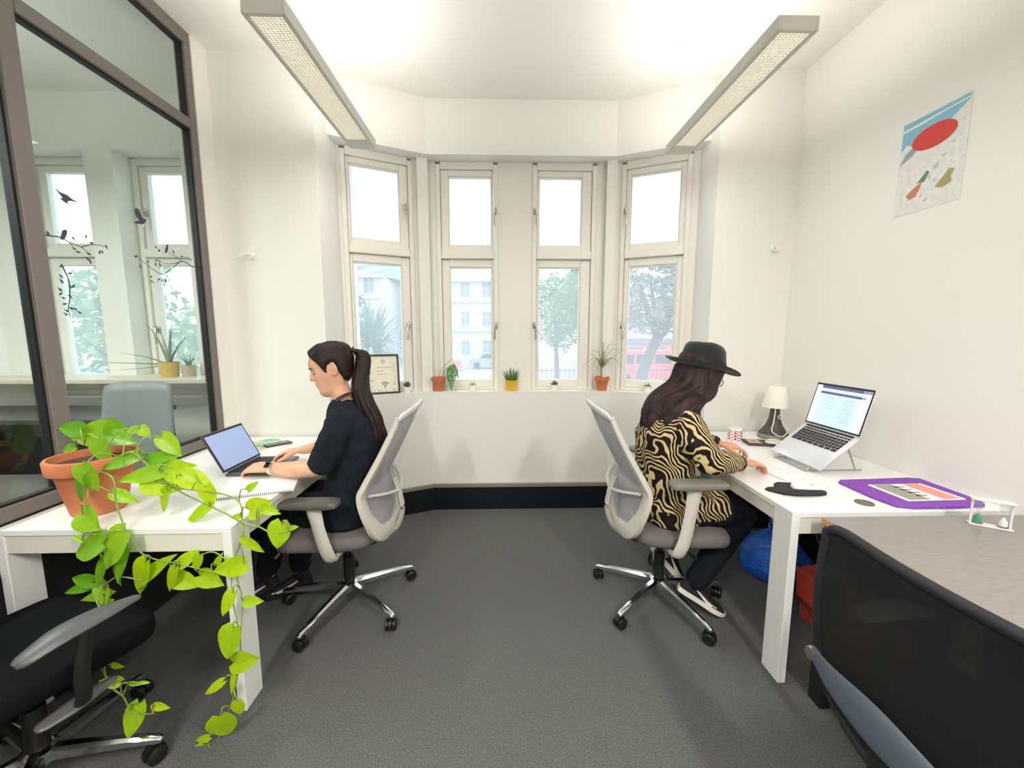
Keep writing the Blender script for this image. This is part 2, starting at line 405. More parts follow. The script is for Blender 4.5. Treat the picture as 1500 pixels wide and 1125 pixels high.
# ------------------------------------------------------------------ room beyond the glass
M_grey = mat('grey_shell', (132, 135, 138), 0.55)
M_floor2 = mat('next_room_floor', (92, 92, 92), 0.7)
M_blackwood = mat('black_desk_wood', (44, 40, 40), 0.42, col2=(56, 51, 50), vscale=30, vstretch=(1, 14, 1))
wall_box('wall_next_far', -5.2, -5.0, YF, 3.3, 0, ZC, M_wall, 'pale far wall of the room beyond the glass')
NY = 3.05
def nbox(name, x0, x1, z0, z1, y0=NY, y1=NY + .3, m=M_wall, label='pale window wall beyond the glass'):
    return wall_box(name, x0, x1, y0, y1, z0, z1, m, label)
NW = [(-4.35, -3.85), (-3.52, -2.98), (-2.78, -2.30)]
nbox('wall_next_below', -5.0, -1.83, 0, .93); nbox('wall_next_above', -5.0, -1.83, 2.72, ZC)
xs = [-5.0] + [v for w in NW for v in w] + [-1.83]
for j, (a, b) in enumerate(zip(xs[0::2], xs[1::2])): nbox('wall_next_pier_%d' % (j + 1), a, b, .93, 2.72)
for j, (a, b) in enumerate(NW):
    root = struct(thing('window_%d' % (5 + j), None, None), 'narrow window of the room beyond the glass, %s' % ('leftmost', 'middle', 'nearest the post')[j])
    y = NY + .16
    fr = MB(); rect_frame(fr, a + .04, b - .04, .97, 2.67, (.04, .04, .04, .05), y - .02, y + .06); fr.build('window_frame', M_upvc, root, 0)
    MB().box(((a + b) / 2, y, 2.03), (b - a - .08, .07, .062), .005).build('transom', M_upvc, root, 0)
    for z0, z1 in ZP:
        zb = .97 if z0 < 1.5 else 2.062; zt = 2.67 if z0 > 1.5 else 1.998
        sa = MB(); rect_frame(sa, a + .10, b - .10, z0, z1, (.058, .058, z0 - zb, zt - z1), y, y + .05); sa.build('sash', M_upvc, root, 0)
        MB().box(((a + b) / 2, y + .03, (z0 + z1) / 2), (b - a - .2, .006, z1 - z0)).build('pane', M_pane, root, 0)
        Mx = Matrix.Translation((0, y, 0)); handle(root, Mx, b - .07 if j == 1 else a + .07, 2.33 if z0 > 1.5 else 1.45, 1)
M_ledge = mat('pale_wood_ledge', (214, 204, 186), 0.4)
struct(MB().box(((-5.0 - 1.83) / 2, NY - .08, 1.085), (3.15, .42, .032), .004).build('trim_ledge', M_ledge, smooth=0), 'pale ledge under the windows beyond the glass')
# black low desk beyond the glass
t = thing('side_desk', 'dark desk standing under the ledge beyond the glass partition', 'desk', (-3.05, 2.55, 0))
MB().box((0, 0, .90), (1.5, .5, .03), .004).build('desk_top', M_blackwood, t)
MB().box((0, .2, .66), (1.44, .02, .45), .002).build('modesty_panel', M_blackwood, t)
for s in (-1, 1): MB().box((s * .72, 0, .443), (.04, .46, .885), .003).build('side_panel', M_blackwood, t)
# grey moulded chair beyond the glass
t = thing('shell_chair', 'grey moulded chair seen through the glass partition', 'chair', (-2.135, 2.10, 0), R(-82))
def shell(u, v):
    a = (v - .5) * 2; z = .47 + u * .66; w = .21 - .035 * u
    return V(-.22 - .10 * u - .03 * math.cos(a * 1.3) + .03, a * w, z - (abs(a) ** 4) * .03 * (u > .9))
mb = MB(); mb.grid(shell, 10, 12); o = mb.build('backrest', M_grey, t, 60)
sol = o.modifiers.new('thickness', 'SOLIDIFY'); sol.thickness = .014
mb = MB(); mb.grid(lambda u, v: V(-.22 + u * .44, (v - .5) * .43, .47 - .02 * math.sin(u * PI) - .03 * max(0, u - .85) * 6), 10, 8); o = mb.build('seat', M_grey, t, 60)
sol = o.modifiers.new('thickness', 'SOLIDIFY'); sol.thickness = .014
for sx in (-1, 1):
    for sy in (-1, 1): MB().tube([V(sx * .15, sy * .15, .46), V(sx * .21, sy * .22, 0.008)], .012, 8).build('leg', M_chrome, t)
# aloe and small pot on the ledge
M_aloe = mat('aloe_green', (104, 128, 104), 0.5, col2=(128, 150, 122), vscale=30)
M_ochre = mat('ochre_pot', (214, 178, 84), 0.5)
M_soil = mat('potting_soil', (52, 38, 30), 0.95, col2=(84, 62, 46), vscale=90, bump=0.8, bscale=120, bdist=.006)
def pot_mesh(mb, c, rb, rt, h, wall=.006, lip=0):
    prof = [(0, 0), (rb, 0), (rt, h - lip)] + ([(rt + .006, h - lip), (rt + .008, h)] if lip else [(rt, h)])
    r1 = prof[-1][0] - wall
    prof += [(r1, h), (r1 - .003, h - .02), (0, h - .02)]
    mb.lathe(prof, c, 28); return mb
t = thing('aloe_plant', 'spiky aloe in an ochre pot on the ledge beyond the glass', 'plant', (-2.43, 2.93, 1.101))
pot_mesh(MB(), (0, 0, 0), .05, .062, .11).build('pot', M_ochre, t)
MB().lathe([(0, .086), (.055, .086), (.05, .092), (0, .094)], n=16).build('soil', M_soil, t)
for tip in [(-.16, .02, .40), (.07, -.02, .40), (-.30, -.05, .18), (-.48, -.06, .11), (-.26, -.10, .06), (.12, .05, .30), (.02, .05, .36), (.14, -.06, .22), (-.05, .03, .30)]:
    T = V(*tip); mid = V(T.x * .45, T.y * .45, .09 + (T.z - .09) * .62)
    pts = crom([V(0, 0, .09), mid, T], 6); n = len(pts)
    MB().tube(pts, [.012 * (1 - .93 * i / (n - 1)) for i in range(n)], 7, flat=.55).build('leaf', M_aloe, t)
t = thing('ledge_pot', 'small beige pot next to the aloe beyond the glass', 'pot', (-2.33, 2.98, 1.101))
pot_mesh(MB(), (0, 0, 0), .042, .046, .08).build('pot', mat('beige_pot', (190, 176, 150), .5), t)
for k in range(9):
    a = k * 2.4; T = V(.05 * math.cos(a), .05 * math.sin(a), .13 + .02 * (k % 3))
    MB().tube(crom([V(0, 0, .06), V(T.x * .4, T.y * .4, .11), T], 4), [.008, .008, .007, .006, .005, .004, .003, .002, .001], 6, flat=.6).build('leaf', M_aloe, t)
# dark folder on the low surface at the far left
t = thing('low_table', 'grey low table beyond the glass at the left edge', 'table', (-2.45, 1.46, 0))
MB().box((0, 0, .60), (.9, .7, .025), .006).build('table_top', mat('grey_table', (128, 130, 128), .3, col2=(150, 152, 148), vscale=14), t)
for sx in (-1, 1):
    for sy in (-1, 1): MB().box((sx * .4, sy * .3, .294), (.04, .04, .587), .004).build('leg', M_grey, t)
t = tag(MB().box((-2.33, 1.52, .634), (.42, .30, .038), .008).build('folder', mat('navy_folder', (34, 44, 64), .5)), 'navy folder lying on the low table beyond the glass', 'folder')
pendant(-2.95, 0.75, 1.75, 2.52, 'added fill light built as a pendant, unseen in the room beyond the glass', 12.0)  # out-of-view pendant added to brighten the room beyond the glass

# ------------------------------------------------------------------ desks
M_deskedge = mat('white_desk_edge', (228, 224, 212), 0.4)
def white_desk(label, x0, x1, y0, y1, grommet=None):
    T = .73; cx, cy = (x0 + x1) / 2, (y0 + y1) / 2
    t = thing('desk', label, 'desk', (cx, cy, 0))
    sx, sy = x1 - x0, y1 - y0
    MB().box((0, 0, T - .0115), (sx, sy, .023), .002).build('desk_top', M_white, t)
    for s in (-1, 1):
        MB().box((0, s * (sy / 2 - .014), T - .057), (sx - .066, .018, .066), .0015).build('apron', M_deskedge, t)
    for s in (-1, 1):
        MB().box((s * (sx / 2 - .020), 0, T - .053), (.018, sy - .202, .058), .0015).build('apron', M_deskedge, t)
        for q in (-1, 1):
            MB().box((s * (sx / 2 - .017), q * (sy / 2 - .051), (T - .023) / 2 + .002), (.032, .10, T - .027), .002).build('leg', M_white, t)
    if grommet:
        g = MB(); g.lathe([(0, 0), (.032, 0), (.032, .004), (.026, .006), (.024, .002), (0, .002)], (grommet[0] - cx, grommet[1] - cy, T), 20)
        g.build('cable_grommet', mat('grommet_grey', (110, 104, 94), .5), t)
    return t
white_desk('white desk on the left carrying the trailing pothos', -1.768, -0.957, 1.335, 2.60)
white_desk('white desk on the right carrying the raised silver laptop', 1.11, 1.968, 1.40, 2.66, (1.46, 1.475))
t = thing('dark_desk', 'dark grey desk in the right foreground with a raw wood edge', 'desk', (1.575, .79, 0))
MB().box((0, 0, .718), (.77, 1.14, .024), .0015).build('desk_top', mat('dark_desk_top', (136, 131, 126), .28, col2=(148, 142, 136), vscale=24, vstretch=(1, 10, 1)), t)
MB().box((-.3862, 0, .718), (.0015, 1.138, .022)).build('edge_band', mat('raw_wood', (214, 170, 112), .6, col2=(190, 142, 88), vscale=20, vstretch=(1, 8, 1)), t, 0)
for sx, sy in ((-1, 1), (-1, -1), (1, 1), (1, -1)):
    MB().box((sx * .36, sy * .53, .353), (.04, .06, .705), .002).build('leg', M_black, t)
MB().box((.33, 0, .5), (.018, 1.0, .36), .002).build('modesty_panel', M_blackwood, t)

# ------------------------------------------------------------------ office chairs
M_cframe = mat('chair_grey_plastic', (206, 201, 190), 0.42)
M_cmesh = mesh_fabric('chair_grey_mesh', (176, 172, 180), 0.12)
M_cseat = mat('chair_seat_fabric', (104, 98, 98), 0.9, col2=(122, 116, 115), vscale=300, bump=.3, bscale=600, bdist=.001)
M_pad_d = mat('armrest_dark_grey', (92, 90, 84), 0.38)
M_pad_l = mat('armrest_mid_grey', (128, 123, 116), 0.45)
M_wheel = mat('caster_black', (24, 25, 27), 0.4)
def star_base(t, base_ang, rad=.335, legm=None, up=0.0):
    legm = legm or M_chrome
    MB().lathe([(0, .085), (.042, .085), (.046, .10), (.044, .125), (.03, .135), (0, .135)], n=24).build('base_hub', legm, t)
    for k in range(5):
        a = base_ang + k * 2 * PI / 5; d = V(math.cos(a), math.sin(a), 0); w = V(-d.y, d.x, 0)
        rs = []
        for q, r, z, hw, hh in ((0, .03, .112, .024, .017), (.3, .11, .105, .020, .016), (.7, .23, .092, .016, .013), (1, rad, .078, .0135, .010), (1.05, rad + .012, .074, .009, .006)):
            c = d * r + V(0, 0, z)
            rs.append([c + w * hw - V(0, 0, hh), c + w * hw * .95 + V(0, 0, hh * .4), c + w * hw * .45 + V(0, 0, hh), c - w * hw * .45 + V(0, 0, hh), c - w * hw * .95 + V(0, 0, hh * .4), c - w * hw - V(0, 0, hh)])
        MB().rings(rs).build('base_leg', legm, t, 40)
        ca = a + .9 + k * .7; cd = V(math.cos(ca), math.sin(ca), 0); cw = V(-cd.y, cd.x, 0); c0 = d * (rad - .008)
        Mx = Matrix.Translation(c0) @ Matrix(((cd.x, cw.x, 0, 0), (cd.y, cw.y, 0, 0), (0, 0, 1, 0), (0, 0, 0, 1)))
        mb = MB(); mb.lathe([(.006, .05), (.006, .075)], (.012, 0, 0), 10)
        hood = [(-.006 + .031 * math.cos(b), .029 + .031 * math.sin(b)) for b in [R(v) for v in range(-10, 191, 20)]]
        mb.prism([(p[0], p[1]) for p in hood], -.006, .006, Matrix(((1, 0, 0, 0), (0, 0, 1, 0), (0, 1, 0, 0), (0, 0, 0, 1))))
        mb.xf(Mx); cst = mb.build('caster', M_wheel, t, 40)
        for s in (-1, 1):
            wb = MB(); wb.lathe([(0, -.0085), (.022, -.0085), (.0275, -.005), (.0275, .005), (.022, .0085), (.010, .006), (0, .006)], (-.006, s * .0165, .0285), 20, 'Y'); wb.xf(Mx); wb.build('wheel', M_wheel, cst, 40)
def cushion(mb, x0, x1, hy, z0, z1, n=32, dome=.012, wf=1.0, wb=.92, drop=.03):
    cx, hx = (x0 + x1) / 2, (x1 - x0) / 2; rs = []
    for q, zz in ((.90, z0), (.97, z0 + .006), (1.0, z0 + (z1 - z0) * .35), (1.0, z0 + (z1 - z0) * .7), (.97, z1 - .008), (.90, z1), (.6, z1 + dome * .6), (.25, z1 + dome), (.02, z1 + dome)):
        ring = []
        for k in range(n):
            a = 2 * PI * k / n; ca, sa = math.cos(a), math.sin(a); e = .45
            x = math.copysign(abs(ca) ** e, ca); y = math.copysign(abs(sa) ** e, sa)
            w = wb + (wf - wb) * (x + 1) / 2
            ring.append(V(cx + x * hx * q, y * hy * q * w, zz - drop * max(0, x * q - .55) * (1 if q > .0 else 0)))
        rs.append(ring)
    mb.rings(rs); return mb
def grey_chair(label, loc, rz, arm_z, padm, base_ang, red):
    t = thing('office_chair', label, 'chair', loc, rz, 'grey office chairs')
    star_base(t, base_ang)
    MB().lathe([(0, .13), (.027, .13), (.027, .27), (.015, .275), (.015, .37), (0, .37)], n=20).build('gas_column', M_black, t)
    mb = MB(); mb.box((0.01, 0, .385), (.26, .17, .045), .015, seg=2); mb.box((-.10, 0, .375), (.12, .10, .06), .015, seg=2); mb.build('tilt_mechanism', M_black, t)
    MB().tube([V(.05, -.05, .375), V(.06, -.20, .37), V(.07, -.24, .372)], [.006, .006, .011], 8).build('height_lever', M_black, t)
    cushion(MB(), -.20, .275, .25, .41, .475).build('seat', M_cseat, t, 60)
    # backrest
    side = [(-.335, 1.03), (-.30, .95), (-.245, .84), (-.185, .73), (-.165, .68), (-.180, .60), (-.205, .52), (-.225, .465), (-.235, .435)]
    hw = [.195, .205, .218, .230, .232, .228, .205, .150, .0]
    sp = crom([V(x, 0, z) for x, z in side], 5); ww = cnum(hw, 5); n = len(sp)
    def bow(q): return -.045 * (1 - q * q)
    loopL = [V(p.x, w, p.z) for p, w in zip(sp, ww)]; loopR = [V(p.x, -w, p.z) for p, w in zip(sp, ww)]
    loop = loopL + loopR[:-1][::-1]
    secs = []
    m = len(loop)
    for i, p in enumerate(loop):
        a = loop[max(i - 1, 0)]; b = loop[min(i + 1, m - 1)]; T = (b - a).normalized()
        f = min(i, m - 1 - i) / (n - 1)
        inw = V(0, -p.y, 0); inw = (V(0, 0, .75) - V(0, p.y, p.z - .0)); inw.x = 0
        inw = V(0, -1 if p.y > 0 else (1 if p.y < 0 else 0), 0) if f < .72 else (V(-.2, 0, .66) - V(-.2, p.y, p.z))
        N = T.cross(inw); N.normalize(); I = N.cross(T).normalized()
        w = .016 + .022 * math.sin(min(1, f * 1.15) * PI * .62) ** 2; h = .013 + .006 * f
        if N.x < 0: N = -N
        ring = []
        for cx, cy in ((-1, -.6), (-.6, -1), (.6, -1), (1, -.6), (1, .6), (.6, 1), (-.6, 1), (-1, .6)): ring.append(p + I * cx * w + N * cy * h)
        secs.append(ring)
    MB().rings(secs).build('back_frame', M_cframe, t, 50)
    top = sp[0]
    mb = MB(); mb.tube([V(top.x - .012 + bow(q) * .35, q * .215, top.z + .004 + .006 * (1 - q * q)) for q in [i / 10 - 1 for i in range(21)]], [.013 if 0 < i < 20 else .009 for i in range(21)], 10, flat=2.1, up=(-.55, 0, .83), roundcap=True)
    mb.build('top_rail', mat('chair_top_fabric', (214, 212, 214), .7), t, 60)
    def pan(u, v):
        i = u * (n - 2); k = int(i); f = i - k; p = sp[k].lerp(sp[min(k + 1, n - 1)], f); w = (ww[k] * (1 - f) + ww[min(k + 1, n - 1)] * f); q = v * 2 - 1
        return V(p.x + bow(q) * (0.25 + .75 * math.sin(min(1, u * 1.2) * PI) ** .7) + .004, q * (w - .004), p.z)
    MB().grid(pan, 30, 16).build('back_mesh', M_cmesh, t, 80)
    # spine bracket behind the backrest
    mb = MB(); mb.tube(crom([V(-.12, 0, .385), V(-.235, 0, .40), V(-.285, 0, .50), V(-.275, 0, .60), V(-.25, 0, .69)], 5), [.026] * 21, 8, flat=.5, up=(0, 0, 1))
    for s in (-1, 1): mb.tube(crom([V(-.270, 0, .62), V(-.250, s * .12, .65), V(-.195, s * .215, .675)], 5), [.014] * 11, 8, flat=.5, up=(0, 0, 1))
    mb.build('back_bracket', mat('chair_bracket_plastic', (196, 192, 182), .45), t, 60)
    # armrests
    for s in (-1, 1):
        az = arm_z
        mb = MB(); p = [V(-.03, s * .16, .395), V(-.03, s * .235, .392), V(-.025, s * .268, .415), V(.0, s * .275, .50), V(.03, s * .275, az - .035)]
        mb.tube(crom(p, 5), cnum([.024, .026, .03, .030, .026], 5), 8, flat=.52, up=(0, -s, .0), sq=False)
        ao = mb.build('armrest_post', M_cframe, t, 60)
        MB().tube([V(.008, s * .275, .53), V(.03, s * .275, az - .02)], [.026, .034], 8, flat=.45, up=(0, 1, 0)).build('armrest_sleeve', M_cframe, ao, 60)
        pd = MB(); rs = []
        for q, zz in ((.9, -.016), (1, -.011), (1, .004), (.95, .011), (.8, .013), (.02, .0135)):
            ring = []
            for k in range(24):
                a = 2 * PI * k / 24; ca, sa = math.cos(a), math.sin(a)
                ring.append(V(.045 + math.copysign(abs(ca) ** .35, ca) * .130 * q, s * .275 + math.copysign(abs(sa) ** .5, sa) * .043 * q * (1 - .12 * ca), az + zz - .008 * max(0, ca - .5)))
            rs.append(ring)
        pd.rings(rs).build('armrest_pad', padm, t, 50)
    if red:
        MB().lathe([(0, -.012), (.04, -.012), (.046, 0), (.04, .012), (0, .012)], (-.115, -.02, .372), 18).build('tilt_knob', mat('red_knob', (206, 62, 74), .45), t, label='red tilt knob under the seat')
    return t
grey_chair('grey mesh office chair under the person in the black T-shirt', (-.80, 1.94, 0), PI, .672, M_pad_d, 0.0, False)
grey_chair('grey mesh office chair under the person in the black hat', (.83, 1.93, 0), 0.0, .745, M_pad_l, R(2), True)

# black mesh chairs in the foreground
M_bmesh = mesh_fabric('black_chair_mesh', (15, 16, 20), 0.05, 260, 1.0)
M_bseat = mat('black_seat_fabric', (15, 15, 18), .95, spec=.1, col2=(22, 22, 25), vscale=350, bump=.4, bscale=500, bdist=.001)
M_bbar = mat('slate_plastic', (88, 96, 108), .38)
def black_chair(name, label, loc, rz, ba=R(25), ay=.30, far=0.0):
    t = thing(name, label, 'chair', loc, rz, 'black mesh chairs')
    star_base(t, ba, .31)
    MB().lathe([(0, .13), (.027, .13), (.027, .27), (.015, .275), (.015, .37), (0, .37)], n=20).build('gas_column', M_black, t)
    MB().box((0, 0, .385), (.26, .2, .05), .015, seg=2).build('tilt_mechanism', M_black, t)
    cushion(MB(), -.23, .25, .255, .41, .485).build('seat', M_bseat, t, 60)
    side = [(-.25, .925), (-.262, .80), (-.262, .68), (-.245, .56), (-.225, .47), (-.21, .41)]; hw = [.245, .242, .240, .238, .236, .205]
    sp = crom([V(x, 0, z) for x, z in side], 5); ww = cnum(hw, 5); n = len(sp)
    def bowx(q): return -.035 * (1 - q * q)
    def pan(u, v):
        i = u * (n - 1); k = min(int(i), n - 2); f = i - k; p = sp[k].lerp(sp[k + 1], f); w = ww[k] * (1 - f) + ww[k + 1] * f; q = v * 2 - 1
        zz = p.z - (.035 * abs(q) ** 8 if u < .02 else 0)
        return V(p.x + bowx(q), q * w, zz)
    MB().grid(pan, 24, 16).build('back_mesh', M_bmesh, t, 80)
    tp = [V(sp[0].x + bowx(q), q * .245, sp[0].z - .03 * abs(q) ** 8) for q in [i / 12 - 1 for i in range(25)]]
    lp = [V(p.x + bowx(1), -w, p.z - (.03 if i == 0 else 0)) for i, (p, w) in enumerate(zip(sp, ww))]; rp = [V(p.x, -p.y, p.z) for p in lp]
    bp = [V(sp[-1].x + bowx(q), q * ww[-1], sp[-1].z) for q in [i / 6 - 1 for i in range(13)]]
    loop = rp[::-1] + tp[::-1][1:-1] + lp + bp[1:-1]
    MB().tube(loop, .0125, 8, closed=True).build('back_frame', mat('black_frame_fabric', (30, 31, 36), .7, bump=.5, bscale=700, bdist=.001), t, 60)
    bar = crom([V(-.292, -.205, .578), V(-.318, -.12, .585), V(-.328, 0, .59), V(-.318, .12, .585), V(-.292, .205, .578)], 6)
    MB().tube(bar, cnum([.022, .036, .050, .036, .022], 6), 10, flat=.22, up=(-1, 0, 0)).build('lumbar_bar', M_bbar, t, 60)
    for s in (-1, 1): MB().lathe([(0, -.010), (.016, -.010), (.018, 0), (.016, .010), (0, .010)], (-.290, s * .212, .577), 14, 'X').build('bar_pivot', M_steel, t)
    MB().tube(crom([V(-.10, 0, .375), V(-.26, 0, .385), V(-.30, 0, .43), V(-.315, 0, .52)], 5), [.026] * 16, 8, flat=.4, up=(-1, 0, .3)).build('back_spine', M_black, t, 60)
    for s in (-1, 1):
        MB().tube(crom([V(0, s * .20, .39), V(0, s * (ay - .02), .40), V(.0, s * ay, .50), V(.02, s * ay, .61)], 5), [.018] * 16, 8, flat=.7).build('armrest_post', M_black, t, 60)
        ap = crom([V(-.085 - far * (s > 0), s * ay, .612), V(-.03 - far * (s > 0), s * ay, .626), V(.05 - far * (s > 0), s * ay, .630), V(.125 - far * (s > 0), s * (ay - .01), .622)], 5)
        MB().tube(ap, cnum([.032, .042, .038, .020], 5), 10, flat=.42, up=(0, 0, 1), roundcap=True).build('armrest_pad', mat('armrest_charcoal', (80, 82, 82), .45), t, 60)
    lv = MB(); lv.tube([V(0, -.10, .395), V(0, -.26, .392), V(0, -.29, .392)], .006, 8); lv.tube(crom([V(-.07, -.292, .388), V(0, -.295, .394), V(.07, -.292, .398)], 4), cnum([.018, .024, .012], 4), 12, flat=.35, up=(.0, -.3, 1), roundcap=True); lv.build('seat_lever', mat('charcoal_lever', (70, 70, 70), .35), t, 60)
    return t
black_chair('task_chair', 'black mesh chair with a slate bar at the dark desk', (1.10, .70, 0), 0.0)
black_chair('task_chair', 'black chair at the left edge beside the pothos, one armrest showing', (-1.445, 1.115, 0), R(68), R(-56), .33, .11)

# ------------------------------------------------------------------ street outside the windows
GZ = -1.6
M_ground = mat('street_asphalt', (146, 148, 154), .9, col2=(166, 168, 172), vscale=2)
struct(MB().box((0, 33, GZ - .1), (90, 58, .2)).build('street_ground', M_ground, smooth=0), 'pale street and pavement outside')
M_stone = mat('pale_stone', (190, 196, 204), .85, col2=(202, 207, 213), vscale=3)
M_bwin = mat('building_glass', (136, 150, 168), .4)
M_slate = mat('slate_roof', (150, 168, 184), .7)
def building(name, label, x0, x1, y, ztop, rows, cols, parapet=True, floor_h=3.0):
    t = thing(name, label, 'building', ((x0 + x1) / 2, y, GZ)); w = x1 - x0; H = ztop - GZ
    MB().box((0, 4, H / 2), (w, 8, H)).build('wall', M_stone, t, 0)
    for k in range(rows):
        MB().box((0, -.12, .9 + (k + 1) * floor_h - .35), (w + .2, .35, .18)).build('string_course', M_stone, t, 0)
    MB().box((0, -.25, H - .1), (w + .6, .8, .28)).build('cornice', M_stone, t, 0)
    for r in range(rows):
        for c in range(cols):
            cx = -w / 2 + w * (c + .5) / cols; z = 1.0 + r * floor_h + .75
            f = MB(); rect_frame(f, cx - .45, cx + .45, z - .75, z + .75, .14, -.10, .04, 0); wo = f.build('window', M_stone, t, 0)
            MB().box((cx, .02, z), (.9, .06, 1.5)).build('pane', M_bwin, wo, 0)
            g = MB(); g.box((cx, -.02, z), (.05, .05, 1.5)); g.box((cx, -.02, z + .2), (.9, .05, .05)); g.build('glazing_bar', M_stone, wo, 0)
    return t
building('terrace_building', 'pale stone building seen through the second bay window', -9.4, 1.8, 42, 7.2, 3, 5)
t = building('corner_building', 'pale building with curved roof behind the palm', -21, -11.2, 38, 7.0, 3, 4)
MB().lathe([(6.0, 0), (5.8, .9), (4.6, 2.0), (2.2, 2.7), (0, 2.9)], (0, 5.5, 8.7), 32).build('curved_roof', M_slate, t)
MB().box((1.6, 1.0, 9.0), (9, .1, .5)).build('roof_rail', M_slate, t, 0)
building('far_building', 'pale building behind the trees on the right', 12, 30, 48, 8.5, 3, 6)
# trees
def leaf_cloud(mb, c, rad, n, size, seed, droop=0, squash=.8):
    rnd = random.Random(seed)
    for i in range(n):
        while True:
            p = V(rnd.uniform(-1, 1), rnd.uniform(-1, 1), rnd.uniform(-1, 1))
            if .35 < p.length < 1: break
        p = V(p.x * rad[0], p.y * rad[1], p.z * rad[2])
        nz = noise.noise(p * (1.6 / max(rad)) + V(seed, 0, 0)) + .5 * noise.noise(p * (4.2 / max(rad)))
        if nz < -.12: continue
        q = c + p; a = V(rnd.gauss(0, 1), rnd.gauss(0, 1), rnd.gauss(0, .7)).normalized(); b = a.cross(V(rnd.gauss(0, 1), rnd.gauss(0, 1), rnd.gauss(0, 1))).normalized()
        s = size * rnd.uniform(.6, 1.3)
        mb.add([q - a * s, q + b * s * .45, q + a * s, q - b * s * .45], [(0, 1, 2, 3)])
def tree(name, label, base, trunk_h, lean, crown, n, size, seed, lm, tm, tr=.18):
    t = thing(name, label, 'tree', base)
    top = V(lean[0], lean[1], trunk_h)
    mb = MB(); mb.tube(crom([V(0, 0, 0), V(lean[0] * .35, lean[1] * .35, trunk_h * .5), top], 5), cnum([tr * 1.3, tr, tr * .8], 5), 9)
    rnd = random.Random(seed)
    for k in range(6):
        a = k * 1.05 + rnd.random(); e = top + V(math.cos(a) * crown[0][0] * .6, math.sin(a) * crown[0][1] * .6, crown[0][2] * rnd.uniform(.3, 1.0) + .2)
        s = V(lean[0] * .7, lean[1] * .7, trunk_h * .75)
        mb.tube(crom([s, s.lerp(e, .5) + V(0, 0, .15), e], 4), cnum([tr * .5, tr * .3, tr * .1], 4), 6)
    mb.build('trunk', tm, t, 60)
    for j, cr in enumerate([crown] if isinstance(crown[0][0], (int, float)) else crown):
        mb = MB(); leaf_cloud(mb, top + V(*cr[1]), cr[0], n, size, seed + j); o = mb.build('foliage', lm, t, 0); o['kind'] = 'stuff'
    return t
M_leafA = mat('tree_leaves_green', (126, 160, 96), .7, col2=(84, 132, 88), vscale=.9)
M_leafB = mat('tree_leaves_blue_green', (120, 146, 124), .7, col2=(96, 112, 122), vscale=1.2)
M_leafC = mat('autumn_leaves', (150, 146, 118), .7, col2=(104, 116, 118), vscale=1.6)
M_bark = mat('tree_bark', (104, 98, 98), .9, col2=(80, 76, 80), vscale=12)
tree('street_tree', 'broad green tree outside the third bay window', (3.4, 24, GZ), 3.0, (-.1, 0), ((2.6, 2.3, 2.7), (.95, 0, 1.6)), 9000, .14, 3, M_leafA, M_bark, .14)
tree('street_tree', 'darker tree half hidden behind the green tree outside', (6.6, 30, GZ), 3.2, (.1, 0), ((2.4, 2.2, 3.0), (.2, 0, 2.9)), 3600, .22, 13, M_leafB, M_bark, .16)
tree('leaning_tree', 'leaning tree with a thick grey trunk outside the rightmost window', (5.1, 15, GZ), 3.7, (1.3, .2), ((2.2, 1.9, 1.75), (-.5, 0, 1.05)), 9000, .085, 5, M_leafC, M_bark, .21)
tree('small_tree', 'small bare-topped tree left of the palm outside', (-7.6, 18, GZ), 2.6, (.1, 0), ((1.5, 1.4, 1.9), (0, 0, 1.2)), 2600, .13, 9, M_leafB, M_bark, .10)
# garden trees beyond the next room's windows
tree('garden_tree', 'pale green tree outside the windows beyond the glass partition', (-8.2, 9.5, GZ), 1.6, (0, 0), ((2.6, 1.6, 2.0), (0, 0, 1.1)), 4200, .14, 21, M_leafA, M_bark, .12)
# palm
t = thing('palm', 'spiky blue-green palm outside the leftmost window', 'palm', (-4.15, 12.8, GZ))
MB().tube(crom([V(0, 0, 0), V(.03, 0, 1.2), V(0, 0, 2.5)], 5), cnum([.20, .17, .15], 5), 10).build('trunk', M_bark, t)
M_palm = mat('palm_leaf', (140, 170, 158), .6, col2=(104, 144, 148), vscale=3)
rnd = random.Random(4)
for k in range(260):
    az = rnd.uniform(0, 2 * PI); el = rnd.uniform(-.55, 1.45); L = rnd.uniform(1.1, 1.75)
    d = V(math.cos(az) * math.cos(el), math.sin(az) * math.cos(el), math.sin(el)); b = V(0, 0, 2.55 + rnd.uniform(-.15, .15))
    mid = b + d * L * .55 + V(0, 0, .06); e = b + d * L - V(0, 0, .30 * math.cos(el) * rnd.uniform(.3, 1.4)); w = d.cross(V(0, 0, 1)).normalized() * .045
    MB().add([b - w * .6, b + w * .6, mid + w, mid - w, e], [(0, 1, 2, 3), (3, 2, 4)]).build('frond', M_palm, t, 0)
# red van, railing, low wall
M_red = mat('vehicle_red', (226, 104, 116), .4)
M_dglass = mat('vehicle_glass', (60, 66, 80), .15)
t = thing('red_van', 'red van parked behind the leaning tree', 'van', (9.2, 24.5, GZ), 0)
prof = [(-2.6, .35), (-2.6, 1.9), (-2.3, 2.1), (1.3, 2.1), (2.0, 1.35), (2.6, 1.15), (2.65, .35)]
My = Matrix(((1, 0, 0, 0), (0, 0, 1, 0), (0, 1, 0, 0), (0, 0, 0, 1)))
MB().prism(prof, -.95, .95, My).build('body', M_red, t, 20)
for x0, x1 in ((-2.2, -1.2), (-1.05, -.05), (.1, 1.1)): MB().box(((x0 + x1) / 2, -.955, 1.6), (x1 - x0, .03, .55), .01).build('side_window', M_dglass, t, 0)
for x in (-1.7, 1.7):
    for s in (-1, 1): MB().lathe([(0, -.12), (.36, -.12), (.36, .12), (0, .12)], (x, s * .88, .36), 20, 'Y').build('wheel', M_black, t)
